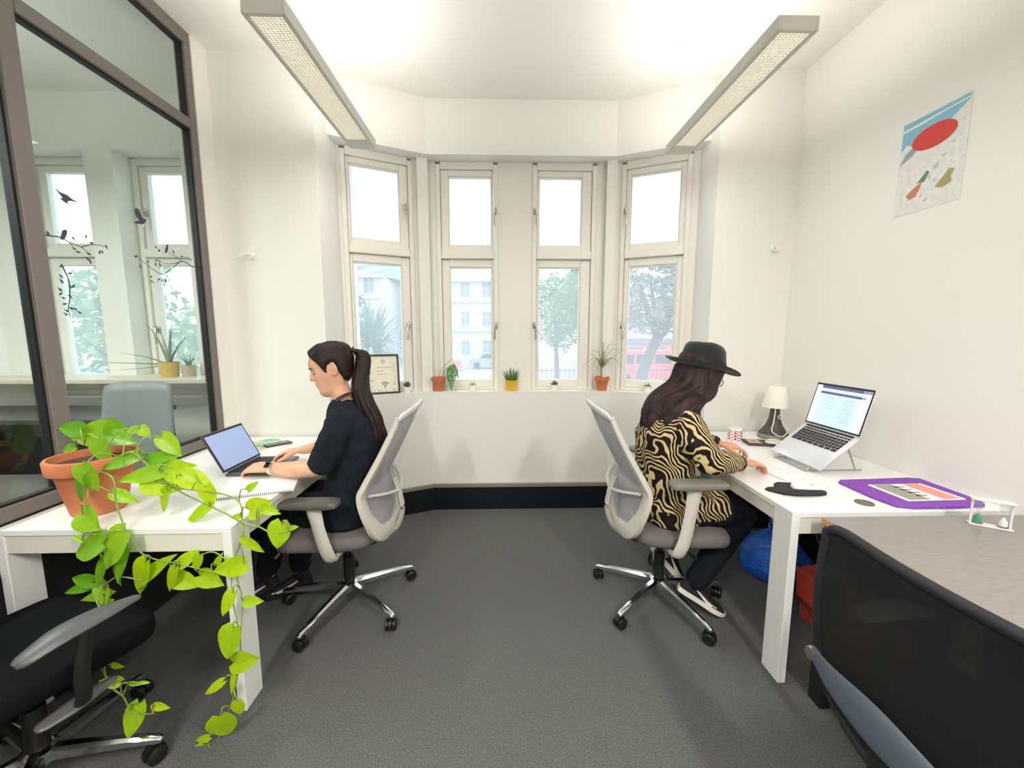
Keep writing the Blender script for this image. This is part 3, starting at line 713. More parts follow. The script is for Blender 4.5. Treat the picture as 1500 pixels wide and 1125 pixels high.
def car(label, loc, col):
    t = thing('car', label, 'car', loc, 0)
    MB().prism([(-2.1, .3), (-2.1, .85), (-1.3, .95), (-.8, 1.42), (.6, 1.42), (1.25, .95), (2.1, .82), (2.1, .3)], -.85, .85, My).build('body', mat('car_paint_%d' % col[0], col, .35), t, 20)
    MB().prism([(-1.05, .98), (-.72, 1.35), (.52, 1.35), (1.0, .98)], -.86, .86, My).build('windows', M_dglass, t, 20)
    for x in (-1.35, 1.35):
        for s in (-1, 1): MB().lathe([(0, -.1), (.32, -.1), (.32, .1), (0, .1)], (x, s * .8, .32), 18, 'Y').build('wheel', M_black, t)
car('red car parked before the pale building', (-5.6, 34, GZ), (220, 96, 110))
car('grey car parked beside the red car outside', (-.9, 36.5, GZ), (150, 160, 172))
t = thing('railing', 'dark iron railing along the pavement outside', 'railing', (5.5, 21, GZ))
for z in (.25, 1.15): MB().box((0, 0, z), (9.4, .05, .05)).build('rail', mat('iron', (92, 100, 112), .6), t, 0)
for k in range(38): MB().box((-4.6 + k * .25, 0, .65), (.035, .035, 1.3)).build('bar', MATS['iron'], t, 0)
t = thing('kiosk', 'pink and white shop front behind the leaning tree', 'shop', (13.2, 33, GZ))
MB().box((0, 1.5, 1.6), (9, 3, 3.2)).build('wall', mat('pink_render', (226, 182, 178), .8), t, 0)
MB().box((0, -.3, 2.6), (9.2, .8, .35)).build('awning', mat('awning_blue', (126, 138, 160), .7), t, 0)
for k in range(5): MB().box((-3.6 + k * 1.8, -.02, 1.2), (1.2, .06, 1.6)).build('shop_window', M_bwin, t, 0)

# ------------------------------------------------------------------ people
M_skinA = mat('skin_fair', (236, 186, 156), .5, col2=(228, 172, 142), vscale=18, sub=.12, spec=.35)
M_skinB = mat('skin_tan', (220, 164, 130), .5, col2=(208, 148, 116), vscale=18, sub=.12, spec=.35)
M_lip = mat('lips', (186, 104, 96), .45)
M_brow = mat('brow_hair', (52, 38, 34), .8)
M_hairA = mat('hair_dark_brown', (28, 21, 21), .55, col2=(54, 38, 36), vscale=26, vstretch=(1, 1, 1), bump=.6, bscale=90, bdist=.003, spec=.25)
M_hairB = mat('hair_brown_wavy', (30, 21, 21), .52, col2=(62, 42, 40), vscale=22, bump=.6, bscale=80, bdist=.003, spec=.25)
M_shirt = mat('black_cotton', (24, 28, 36), .9, col2=(32, 37, 45), vscale=9, bump=.25, bscale=500, bdist=.001, spec=.2)
M_trous = mat('dark_trousers', (26, 28, 35), .92, bump=.25, bscale=400, bdist=.001, spec=.2)
M_shoe = mat('black_knit_shoe', (24, 23, 25), .7, bump=.4, bscale=300, bdist=.001)
M_sole = mat('white_sole', (226, 220, 208), .5)
def zebra():
    k = NT('zebra_print'); v = k.coord((1, 1, 1))
    nz = k.add('ShaderNodeTexNoise'); nz.inputs['Scale'].default_value = 5.5; nz.inputs['Detail'].default_value = 1.5; k.link(v, nz.inputs['Vector'])
    sub = k.add('ShaderNodeVectorMath', operation='SUBTRACT'); sub.inputs[1].default_value = (.5, .5, .5); k.link(nz.outputs['Color'], sub.inputs[0])
    sc = k.add('ShaderNodeVectorMath', operation='SCALE'); sc.inputs['Scale'].default_value = .20; k.link(sub.outputs[0], sc.inputs[0])
    ad = k.add('ShaderNodeVectorMath', operation='ADD'); k.link(v, ad.inputs[0]); k.link(sc.outputs[0], ad.inputs[1])
    mp = k.add('ShaderNodeMapping'); mp.inputs['Scale'].default_value = (1.0, .8, .42); k.link(ad.outputs[0], mp.inputs['Vector'])
    w = k.add('ShaderNodeTexWave', wave_type='BANDS', bands_direction='DIAGONAL'); w.inputs['Scale'].default_value = 29; w.inputs['Distortion'].default_value = 2.2; w.inputs['Detail'].default_value = 1.5; w.inputs['Detail Scale'].default_value = 1.2
    k.link(mp.outputs[0], w.inputs['Vector']); rp = k.add('ShaderNodeValToRGB'); e = rp.color_ramp.elements
    e[0].position = .60; e[0].color = lin((26, 19, 17)); e[1].position = .70; e[1].color = lin((214, 190, 142)); k.link(w.outputs['Fac'], rp.inputs['Fac'])
    k.link(rp.outputs['Color'], k.b.inputs['Base Color']); k.b.inputs['Roughness'].default_value = .75; k.b.inputs['Specular IOR Level'].default_value = .25
    return k.m
M_zebra = zebra()

def remesh(mb, name, mats, parent, voxel, it=6, wrinkle=0, wscale=14, pick=None, label=None, fac=.5):
    """union the overlapping closed pieces into one continuous skin"""
    me = mb.mesh(name + '_tmp', mats, 0); o = bpy.data.objects.new(name + '_tmp', me); C.objects.link(o)
    r = o.modifiers.new('r', 'REMESH'); r.mode = 'VOXEL'; r.voxel_size = voxel; r.adaptivity = 0
    s = o.modifiers.new('s', 'SMOOTH'); s.iterations = it; s.factor = fac
    dg = bpy.context.evaluated_depsgraph_get(); dg.update()
    nm = bpy.data.meshes.new_from_object(o.evaluated_get(dg)); bpy.data.objects.remove(o); nm.name = name
    nm.materials.clear()
    for m in (mats if isinstance(mats, (list, tuple)) else [mats]): nm.materials.append(m)
    if wrinkle:
        nm.update(); ns = [v.normal.copy() for v in nm.vertices]
        for v, n in zip(nm.vertices, ns):
            p = v.co; q = V(p.x * 1.0 + p.z * .5, p.y, p.z * .55 - p.x * .4) * wscale
            d = abs(noise.noise(q)) * 1.3 + .5 * abs(noise.noise(q * 2.3)) - .45
            v.co = p + n * (-d * wrinkle)
    if pick:
        for f in nm.polygons:
            f.material_index = pick(f.center)
    nm.polygons.foreach_set('use_smooth', [True] * len(nm.polygons)); nm.update()
    ob = bpy.data.objects.new(name, nm); C.objects.link(ob); ob.parent = parent
    nm.transform(chain_matrix(parent).inverted())
    if label: ob['label'] = label
    return ob
def torso(mb, lst, f, s, n=30, e=.86, sub=4):
    f, s = Vector(f), Vector(s)
    cs = crom([c for c, a, b in lst], sub); A = cnum([a for c, a, b in lst], sub); B = cnum([b for c, a, b in lst], sub); rs = []
    for c, a, b in zip(cs, A, B):
        rs.append([c + f * (math.copysign(abs(math.cos(t)) ** e, math.cos(t)) * a) + s * (math.copysign(abs(math.sin(t)) ** e, math.sin(t)) * b) for t in [2 * PI * k / n for k in range(n)]])
    mb.rings(rs); return mb
def limb(mb, pts, rad, sub=5, n=14, flat=1.0, up=None): return mb.tube(crom(pts, sub), cnum(rad, sub), n, flat, up, roundcap=True)
HEADZ = [(-.116, .050, -.005, .018), (-.110, .066, -.012, .032), (-.098, .077, -.025, .043), (-.084, .081, -.040, .051), (-.068, .077, -.052, .056), (-.055, .081, -.060, .059), (-.046, .081, -.066, .061), (-.038, .081, -.070, .063), (-.028, .079, -.075, .065), (-.015, .080, -.082, .068),
         (0, .081, -.088, .071), (.014, .079, -.093, .073), (.028, .083, -.097, .074), (.045, .085, -.099, .075), (.062, .081, -.098, .073), (.080, .070, -.091, .067), (.096, .050, -.075, .055), (.108, .026, -.048, .034), (.115, .006, -.012, .010)]
def hrow(z):
    for a, b in zip(HEADZ, HEADZ[1:]):
        if a[0] <= z <= b[0]:
            t = (z - a[0]) / (b[0] - a[0]); return [a[i] + (b[i] - a[i]) * t for i in (1, 2, 3)]
    return list(HEADZ[-1][1:]) if z > 0 else list(HEADZ[0][1:])
def g(x, w): return math.exp(-(x / w) ** 2)
def head_pt(th, z, ext=0.0, face=True):
    """th 0 = front; returns (forward, side, up)"""
    fr, bk, hw = hrow(z); c, s = math.cos(th), math.sin(th)
    c2 = math.copysign(abs(c) ** .92, c); s2 = math.copysign(abs(s) ** .92, s)
    x = c2 * (fr if c > 0 else -bk); y = s2 * hw
    if face and c > 0:
        nose = max(0, min(1, (z + .030) / .010)) * max(0, min(1, (.026 - z) / .045)) * .026
        x += nose * g(th, .19) + .0045 * g(z + .044, .005) * g(th, .33) + .004 * g(z + .057, .005) * g(th, .30) - .003 * g(z + .0505, .0025) * g(th, .3)
        x -= .010 * g(z - .012, .013) * (g(th - .45, .22) + g(th + .45, .22)); x += .004 * g(z - .030, .008) * (g(th - .4, .35) + g(th + .4, .35))
        x += .004 * g(z + .012, .02) * (g(th - .75, .25) + g(th + .75, .25))
    if ext:
        L = math.hypot(x, y) + 1e-9; x += x / L * ext; y += y / L * ext
    return x, y, z + (ext * max(0, z) / .115)
class Head:
    def __init__(s, c, f, u):
        s.c = Vector(c); s.f = Vector(f).normalized(); u = Vector(u); s.u = (u - s.f * u.dot(s.f)).normalized(); s.s = s.u.cross(s.f)   # s = person's left
    k = 1.06
    def w(s, p): return s.c + (s.f * p[0] + s.s * p[1] + s.u * p[2]) * s.k
    def loc(s, q): d = (Vector(q) - s.c) / s.k; return d.dot(s.f), d.dot(s.s), d.dot(s.u)
    def add(s, mb):
        rs = []; n = 56; zs = [-.116 + .231 * i / 58 for i in range(59)]
        for z in zs: rs.append([s.w(head_pt(2 * PI * k / n, z)) for k in range(n)])
        mb.rings(rs)
        for sd in (-1, 1):      # ears
            base = V(-.012, sd * .071, 0)
            pts = [base + V(.010 * math.cos(a) - .006 * math.sin(a) * .2 - .006, sd * (.006 + .006 * (1 - math.cos(a)) * .5), .004 + .027 * math.sin(a)) for a in [R(v) for v in range(-100, 261, 24)]]
            pts = [V(base.x - .004 - .017 * math.cos(a) * (1.0 if math.cos(a) > 0 else .5), base.y + sd * (.004 + .007 * max(0, math.cos(a))), .006 + (.030 if math.sin(a) > 0 else .026) * math.sin(a)) for a in [R(v) for v in range(-125, 126, 18)]]
            mb.tube([s.w(p) for p in pts], .0052, 8, roundcap=True)
            mb.tube([s.w(V(base.x - .010, base.y + sd * .000, -.016)), s.w(V(base.x - .012, base.y + sd * .003, .006)), s.w(V(base.x - .010, base.y + sd * .001, .026))], [.008, .012, .009], 10, flat=.5, up=s.s)
    def pick(s, q):
        x, y, z = s.loc(q)
        if -.13 < z < .13 and x > .02:
            if abs(y) < .023 - abs(z + .050) * .9 and -.061 < z < -.039 and x > .06: return 1
        return 0
def hand(mb, W, d, n, sd, curl=(.25, .35, .3), thumb=.7, size=1.0, spread=.06):
    """W wrist, d pointing direction, n back of the hand, sd towards the thumb"""
    W, d = Vector(W), Vector(d).normalized(); n = Vector(n); n = (n - d * n.dot(d)).normalized(); sv = Vector(sd); sv = (sv - d * sv.dot(d) - n * sv.dot(n)).normalized()
    k = size; rs = []
    for q, hw, ht, nz in ((-.012, .023, .019, 0), (.0, .024, .018, 0), (.02, .030, .0165, .001), (.045, .037, .0155, .003), (.07, .040, .0135, .003), (.088, .039, .0105, .001), (.097, .034, .006, -.001)):
        c = W + d * q * k + n * nz * k
        rs.append([c + sv * (math.cos(a) * hw * k) + n * (math.sin(a) * ht * k) for a in [2 * PI * i / 18 for i in range(18)]])
    mb.rings(rs)
    for j, (off, L, r) in enumerate(((.029, .074, .0088), (.0098, .083, .0090), (-.0098, .077, .0086), (-.0285, .060, .0076))):
        p = W + d * .084 * k + sv * off * k - n * .001; dirv = (d + sv * (off * spread / .03)).normalized(); pts = [p - dirv * .02 * k, p.copy()]; rad = [r * k, r * k * 1.06]; ang = 0
        for (fr, cu) in zip((.46, .30, .24), curl):
            ang += cu * (1 + .12 * j); v = dirv * math.cos(ang) - n * math.sin(ang); p = p + v * L * fr * k; pts.append(p.copy()); rad.append(r * k * (1 - .1 * len(pts) / 2.6))
        mb.tube(crom(pts, 4), cnum(rad, 4), 10, roundcap=True)
    p = W + d * .022 * k + sv * .018 * k; pts = [p.copy()]; v = (d * .62 + sv * thumb - n * .28).normalized(); rad = [.013 * k]
    for L, r, b in ((.040, .0125, 0), (.032, .0105, .35), (.026, .0088, .3)):
        v = (v + d * b * .6 - n * b * .25).normalized(); p = p + v * L * k; pts.append(p.copy()); rad.append(r * k)
    mb.tube(crom(pts, 4), cnum(rad, 4), 10, roundcap=True)
def shoe(parent, heel, toe, up, m_up, m_sole, ticks=True, size=1.0):
    heel, toe = Vector(heel), Vector(toe); f = (toe - heel).normalized(); u = Vector(up); u = (u - f * u.dot(f)).normalized(); s = u.cross(f)
    M = Matrix((((f.x, s.x, u.x, heel.x)), (f.y, s.y, u.y, heel.y), (f.z, s.z, u.z, heel.z), (0, 0, 0, 1))) @ Matrix.Scale((toe - heel).length / .27, 4)
    wid = [(0, .018), (.012, .028), (.04, .033), (.09, .032), (.14, .036), (.19, .043), (.225, .041), (.25, .031), (.266, .014), (.27, .004)]
    hgt = [(0, .055), (.012, .078), (.04, .082), (.09, .085), (.14, .070), (.19, .048), (.225, .038), (.25, .030), (.266, .020), (.27, .014)]
    def so(z0, z1, ex):
        mb = MB(); rs = []
        for (x, w) in wid:
            zz0 = z0 + .010 * max(0, (x - .2) / .07) ** 2
            rs.append([V(x * 1.02 - .003, -(w + ex), zz0), V(x * 1.02 - .003, (w + ex), zz0), V(x * 1.02 - .003, (w + ex * .4), z1), V(x * 1.02 - .003, -(w + ex * .4), z1)])
        mb.rings(rs); return mb
    r = bpy.data.objects.new('shoe', None); C.objects.link(r); r.parent = parent
    b = so(0, .026, .006); b.xf(M); b.build('sole', m_sole, r, 50, world=True)
    mb = MB(); rs = []
    for (x, w), (_, h) in zip(wid, hgt):
        ring = []
        for i in range(16):
            a = PI * i / 15; ring.append(V(x, -math.cos(a) * w * (1 if math.sin(a) < .5 else 1), .022 + math.sin(a) ** .8 * (h - .018)))
        rs.append(ring)
    mb.rings(rs); mb.xf(M); mb.build('upper', m_up, r, 70, world=True)
    cm = MB(); cm.tube([M @ V(.040, 0, .06), M @ V(.048, 0, .095), M @ V(.058, 0, .118)], [.036, .0375, .039], 16, up=f); cm.build('collar', m_up, r, 60, world=True)
    if ticks:
        for sd in (-1, 1):
            pts = [(.205, .034, .002), (.175, .030, .0075), (.150, .034, .0085), (.120, .046, .006), (.080, .062, .003), (.045, .078, .001)]
            mb = MB(); rs = []
            for x, z, h in pts:
                w = [a[1] + (b[1] - a[1]) * (x - a[0]) / (b[0] - a[0]) for a, b in zip(wid, wid[1:]) if a[0] <= x <= b[0]][0]
                hh = [a[1] + (b[1] - a[1]) * (x - a[0]) / (b[0] - a[0]) for a, b in zip(hgt, hgt[1:]) if a[0] <= x <= b[0]][0]
                def yy(zz):
                    q = max(0, min(1, (zz - .022) / (hh - .018))) ** 1.25; return math.sqrt(max(0, 1 - q * q)) * w + .0012
                rs.append([V(x, sd * yy(z - h), z - h), V(x, sd * yy(z + h), z + h), V(x, sd * (yy(z + h) - .003), z + h), V(x, sd * (yy(z - h) - .003), z - h)])
            mb.rings(rs); mb.xf(M); mb.build('tick_mark', m_sole, r, 60, world=True)
    return r
def hair_cap(parent, H, name, m, ext, line, n=96, mz=60):
    mb = MB(); vs = []; keep = {}
    for j in range(mz + 1):
        z = -.100 + .215 * j / mz
        for i in range(n):
            th = 2 * PI * i / n; a = abs((th + PI) % (2 * PI) - PI); d = z - line(a)
            e = -.004 + (ext + .004) * max(0, min(1, d / .016)) ** .6 if d > 0 else -.004
            e += .0012 * math.sin(a * 46 + z * 60) * (1 if d > .01 else 0)
            vs.append(H.w(head_pt(th, z, e, face=False))); keep[(j, i)] = d
    fs = []
    for j in range(mz):
        for i in range(n):
            k = (i + 1) % n
            if max(keep[(j, i)], keep[(j + 1, i)], keep[(j, k)], keep[(j + 1, k)]) > 0:
                fs.append((j * n + i, j * n + k, (j + 1) * n + k, (j + 1) * n + i))
    fs.append(tuple(mz * n + i for i in range(n)))
    mb.add(vs, fs); return mb.build(name, m, parent, 80, world=True)

# ---------------- woman at the left desk
pl = thing('person', 'person with a dark ponytail in a black T-shirt typing at the left desk', 'person', (-.70, 1.94, 0))
f, s = V(-1, 0, 0), V(0, -1, 0)
HL = Head((-.835, 1.94, 1.232), (-.915, -.27, -.27), (0, 0, 1))
bd = MB(); HL.add(bd)
torso(bd, [(V(-.765, 1.94, .48), .11, .165), (V(-.76, 1.94, .58), .11, .16), (V(-.74, 1.94, .68), .10, .14), (V(-.715, 1.94, .78), .095, .13), (V(-.70, 1.94, .88), .10, .14), (V(-.72, 1.94, .96), .10, .15), (V(-.745, 1.94, 1.03), .085, .145), (V(-.765, 1.94, 1.075), .06, .10), (V(-.772, 1.94, 1.10), .045, .05)], f, s)
limb(bd, [V(-.765, 1.94, 1.06), V(-.785, 1.94, 1.11), V(-.812, 1.94, 1.17)], [.056, .049, .047])
limb(bd, [V(-.745, 1.79, 1.005), V(-.772, 1.755, .90), V(-.838, 1.742, .80)], [.050, .043, .036])
limb(bd, [V(-.838, 1.742, .80), V(-.93, 1.765, .792), V(-1.02, 1.795, .784), V(-1.105, 1.828, .778)], [.037, .039, .032, .0235])
hand(bd, (-1.105, 1.828, .778), (-.96, .24, -.06), (0, -.25, .95), (0.1, 1, .15), (.22, .55, .55), .55, 1.1)
limb(bd, [V(-.75, 2.09, 1.005), V(-.79, 2.13, .90), V(-.86, 2.14, .805)], [.050, .043, .036])
limb(bd, [V(-.86, 2.14, .805), V(-.96, 2.125, .80), V(-1.075, 2.085, .79)], [.037, .037, .0235])
hand(bd, (-1.075, 2.085, .79), (-.97, -.14, -.10), (0, .1, .98), (0, -1, .1), (.35, .45, .35), .5)
for k, (kn, an) in enumerate(((V(-1.09, 1.88, .545), V(-1.265, 2.015, .115)), (V(-1.07, 2.05, .55), V(-1.115, 2.06, .115)))):
    hip = V(-.78, 1.86 if k == 0 else 2.02, .55)
    limb(bd, [hip, hip.lerp(kn, .5), kn], [.085, .075, .055]); limb(bd, [kn, kn.lerp(an, .4), an, an + V(0, 0, -.035)], [.052, .05, .033, .028])
remesh(bd, 'body', [M_skinA, M_lip], pl, .0046, 3, pick=HL.pick)
sh = MB()
torso(sh, [(V(-.775, 1.94, .49), .13, .182), (V(-.77, 1.94, .58), .13, .178), (V(-.748, 1.94, .69), .125, .165), (V(-.722, 1.94, .80), .125, .162), (V(-.715, 1.94, .90), .125, .168), (V(-.73, 1.94, .98), .118, .172), (V(-.75, 1.94, 1.035), .098, .160), (V(-.762, 1.94, 1.072), .075, .115), (V(-.77, 1.94, 1.092), .062, .072)], f, s)
limb(sh, [V(-.742, 1.80, 1.01), V(-.758, 1.765, .95), V(-.785, 1.752, .885), V(-.815, 1.745, .832)], [.066, .066, .063, .061])
limb(sh, [V(-.75, 2.08, 1.01), V(-.77, 2.12, .95), V(-.80, 2.13, .885), V(-.835, 2.135, .835)], [.066, .066, .063, .061])
remesh(sh, 't_shirt', M_shirt, pl, .0065, 5, .010, 15, label='black short-sleeved T-shirt')
tr = MB()
torso(tr, [(V(-.775, 1.94, .475), .125, .175), (V(-.77, 1.94, .54), .132, .182), (V(-.77, 1.94, .60), .12, .168)], f, s)
for k, (kn, an) in enumerate(((V(-1.09, 1.88, .545), V(-1.265, 2.015, .155)), (V(-1.07, 2.05, .55), V(-1.115, 2.06, .155)))):
    hip = V(-.78, 1.86 if k == 0 else 2.02, .555)
    limb(tr, [hip, hip.lerp(kn, .5), kn], [.092, .088, .070]); limb(tr, [kn, kn.lerp(an, .4), an], [.068, .062, .055])
remesh(tr, 'trousers', M_trous, pl, .008, 5, .008, 14)
def hairline(a):
    pts = [(0, .084), (.7, .076), (1.05, .058), (1.22, .040), (1.34, .008), (1.40, -.004), (1.47, -.004), (1.53, .028), (1.85, .030), (2.0, -.02), (2.3, -.055), (3.15, -.075)]
    for p, q in zip(pts, pts[1:]):
        if p[0] <= a <= q[0]: return p[1] + (q[1] - p[1]) * (a - p[0]) / (q[0] - p[0])
    return -.075
hr = hair_cap(pl, HL, 'hair', M_hairA, .016, hairline)
mb = MB(); rnd = random.Random(11)
c0 = [HL.w(V(-.090, 0, .062)), HL.w(V(-.128, 0, .058)), HL.w(V(-.150, 0, .020)), V(-.690, 1.925, 1.165), V(-.668, 1.91, 1.08), V(-.625, 1.905, .99), V(-.60, 1.895, .90), V(-.592, 1.90, .86)]
for k in range(26):
    a = k * 2.4; r = .027 * math.sqrt((k + .5) / 26); off = V(math.cos(a) * r, math.sin(a) * r * 1.2, 0)
    sc = [.55, .5, 1.0, 1.25, 1.35, 1.3, 1.0, .6]
    pts = [p + off * q * .95 + V(rnd.gauss(0, .0025), rnd.gauss(0, .003), 0) for p, q in zip(c0, sc)]
    e = int(rnd.random() < .4); pts = pts[:len(pts) - e]
    n = len(pts); mb.tube(crom(pts, 5), cnum([.008, .008, .012, .014, .014, .013, .009, .003][:n - 1] + [.002], 5), 6)
mb.build('ponytail', M_hairA, hr, 70, world=True)
MB().tube([HL.w(V(-.122, .016 * math.cos(b), .058 + .016 * math.sin(b))) for b in [2 * PI * i / 16 for i in range(16)]], .005, 8, closed=True).build('hair_tie', M_black, hr, 60, world=True)
for sd in (-1, 1):
    MB().tube([HL.w(head_pt(sd * a, .0335 - .010 * (a - .35) ** 2, .001)) for a in (.22, .35, .5, .65, .8)], [.0015, .0026, .0028, .0022, .001], 6).build('eyebrow', M_brow, pl, world=True)
    MB().tube([HL.w(head_pt(sd * a, .0085 - .006 * math.sin((a - .25) / .45 * PI), .0012)) for a in (.25, .35, .45, .55, .7)], [.0008, .0016, .0018, .0018, .0008], 6).build('eyelashes', M_brow, pl, world=True)
# lanyard ribbon, watch
ln = [V(-.712, 1.94, 1.135), V(-.735, 1.884, 1.125), V(-.79, 1.872, 1.095), V(-.842, 1.895, 1.045), V(-.858, 1.925, .97)]
ln2 = [V(p.x, 3.88 - p.y, p.z) for p in ln]
mb = MB()
for q in (ln, ln2): mb.tube(crom(q, 5), .014, 6, flat=.18, up=(-.45, -.6 if q is ln else .6, .6))
mb.build('lanyard', M_black, pl, 60, world=True, label='black lanyard around the neck')
wd = V(-.925, .36, -.07).normalized(); wc = V(-1.078, 1.817, .779)
un = V(.2, -.75, .62); un = (un - wd * un.dot(wd)).normalized(); us = wd.cross(un)
mb = MB(); rs = [[wc + wd * (.0105 * x) + (un * math.cos(a) * (.029 + t) + us * math.sin(a) * (.0275 + t)) for x, t in ((-1, 0), (1, 0), (1, .003), (-1, .003))] for a in [2 * PI * i / 28 for i in range(28)]]
mb.rings(rs, closed=True); ws = mb.build('watch_strap', mat('pale_watch_strap', (226, 220, 208), .5), pl, 40, world=True, label='pale wristwatch strap')
Mw = Matrix(((wd.x, us.x, un.x, 0), (wd.y, us.y, un.y, 0), (wd.z, us.z, un.z, 0), (0, 0, 0, 1)))
MB().box(wc + un * .034, (.036, .030, .010), .004, Mw.to_3x3(), 2).build('watch_case', mat('watch_silver', (200, 200, 200), .25, .8), ws, world=True)
MB().box(wc + un * .0393, (.031, .026, .001), .0004, Mw.to_3x3()).build('watch_face', mat('watch_glass', (14, 14, 18), .1), ws, world=True)
shoe(pl, (-1.215, 2.035, .012), (-1.45, 1.935, .006), (0, 0, 1), M_shoe, M_black)
shoe(pl, (-1.062, 2.075, .012), (-1.295, 1.975, .006), (0, 0, 1), M_shoe, M_black)
for o in pl.children:
    if o.name.startswith('shoe'):
        for c in o.children:
            if c.name.startswith('tick'): c.data.materials[0] = M_sole

# ---------------- woman at the right desk
pr = thing('person', 'person in a black hat and zebra-print blouse typing at the right desk', 'person', (.80, 1.93, 0))
f, s = V(1, 0, 0), V(0, 1, 0)
HR = Head((.985, 1.935, 1.192), (.935, .10, -.34), (0, 0, 1))
bd = MB(); HR.add(bd)
torso(bd, [(V(.84, 1.93, .49), .115, .165), (V(.835, 1.93, .58), .11, .165), (V(.825, 1.93, .70), .105, .15), (V(.825, 1.93, .82), .105, .145), (V(.83, 1.93, .92), .105, .15), (V(.862, 1.93, .995), .09, .15), (V(.89, 1.93, 1.045), .065, .11), (V(.905, 1.93, 1.08), .05, .055)], f, s)
limb(bd, [V(.895, 1.93, 1.03), V(.92, 1.93, 1.09), V(.955, 1.935, 1.14)], [.056, .050, .048])
limb(bd, [V(.868, 1.775, .985), V(.905, 1.725, .90), V(.955, 1.705, .825)], [.050, .043, .036])
limb(bd, [V(.955, 1.705, .825), V(1.05, 1.745, .812), V(1.15, 1.792, .793)], [.036, .036, .0235])
hand(bd, (1.15, 1.792, .793), (.95, .28, -.10), (-.1, 0, .98), (0, 1, .1), (.22, .40, .35), .55)
limb(bd, [V(.885, 2.09, .985), V(.95, 2.15, .91), V(1.03, 2.165, .84)], [.050, .043, .036])
limb(bd, [V(1.03, 2.165, .84), V(1.12, 2.13, .822), V(1.205, 2.09, .805)], [.036, .036, .0235])
hand(bd, (1.205, 2.09, .805), (.93, -.30, -.10), (-.1, 0, .98), (0, -1, .1), (.30, .50, .40), .5)
LEGS = ((V(.83, 1.84, .555), V(1.215, 1.84, .535), V(.985, 1.835, .165)), (V(.83, 2.02, .555), V(1.20, 2.03, .54), V(.905, 2.04, .235)))
for hip, kn, an in LEGS:
    limb(bd, [hip, hip.lerp(kn, .5), kn], [.085, .075, .055]); limb(bd, [kn, kn.lerp(an, .4), an, an + (an - kn).normalized() * .012], [.052, .05, .032, .026])
remesh(bd, 'body', [M_skinB, M_lip], pr, .0046, 3, pick=HR.pick)
bl = MB()
torso(bl, [(V(.85, 1.93, .485), .138, .195), (V(.845, 1.93, .58), .136, .190), (V(.832, 1.93, .70), .130, .178), (V(.828, 1.93, .82), .13, .175), (V(.828, 1.93, .92), .128, .178), (V(.86, 1.93, .995), .112, .172), (V(.885, 1.93, 1.045), .088, .130), (V(.90, 1.93, 1.082), .066, .076)], f, s)
limb(bl, [V(.868, 1.79, .985), V(.895, 1.745, .915), V(.948, 1.712, .835)], [.076, .074, .066])
limb(bl, [V(.945, 1.712, .832), V(1.03, 1.738, .818), V(1.105, 1.77, .803)], [.064, .054, .040])
limb(bl, [V(.885, 2.08, .985), V(.94, 2.135, .915), V(1.02, 2.16, .845)], [.076, .074, .062])
limb(bl, [V(1.02, 2.16, .845), V(1.10, 2.138, .828), V(1.175, 2.105, .813)], [.060, .050, .038])
for y in (1.84, 2.02): limb(bl, [V(.80, y, .57), V(.95, y, .565), V(1.05, y, .56)], [.098, .098, .092], flat=.92, up=(0, 0, 1))
remesh(bl, 'blouse', M_zebra, pr, .0065, 5, .012, 13, label='zebra-print blouse in black and cream')
for a, b, r in ((V(1.098, 1.767, .804), V(1.135, 1.785, .797), .041), (V(1.168, 2.108, .814), V(1.20, 2.094, .808), .038)):
    MB().tube([a, a.lerp(b, .3), a.lerp(b, .8), b, b], [r * .9, r, r * .93, r * .86, r * .6], 18).build('cuff', mat('black_cuff', (20, 19, 22), .85), pr, 60, world=True)
tr = MB()
torso(tr, [(V(.84, 1.93, .475), .125, .175), (V(.84, 1.93, .54), .125, .175), (V(.84, 1.93, .58), .115, .16)], f, s)
for hip, kn, an in LEGS:
    a2 = kn.lerp(an, .97 if an.y < 1.9 else .70); limb(tr, [hip, hip.lerp(kn, .5), kn], [.090, .086, .072]); limb(tr, [kn, kn.lerp(a2, .4), a2], [.070, .064, .056])
remesh(tr, 'trousers', M_trous, pr, .008, 5, .008, 14)
hip, kn, an = LEGS[1]
MB().tube(crom([kn.lerp(an, .62), kn.lerp(an, .8), an, an + V(-.01, 0, -.05)], 4), cnum([.058, .052, .040, .036], 4), 16).build('sock', mat('lilac_grey_sock', (176, 168, 180), .9, bump=.4, bscale=200, bdist=.002), pr, 60, world=True)
shoe(pr, (.905, 1.862, .105), (1.105, 1.78, .006), (.35, 0, 1), M_shoe, M_sole)
shoe(pr, (.838, 2.055, .205), (1.015, 2.02, .006), (.6, 0, 1), M_shoe, M_sole)
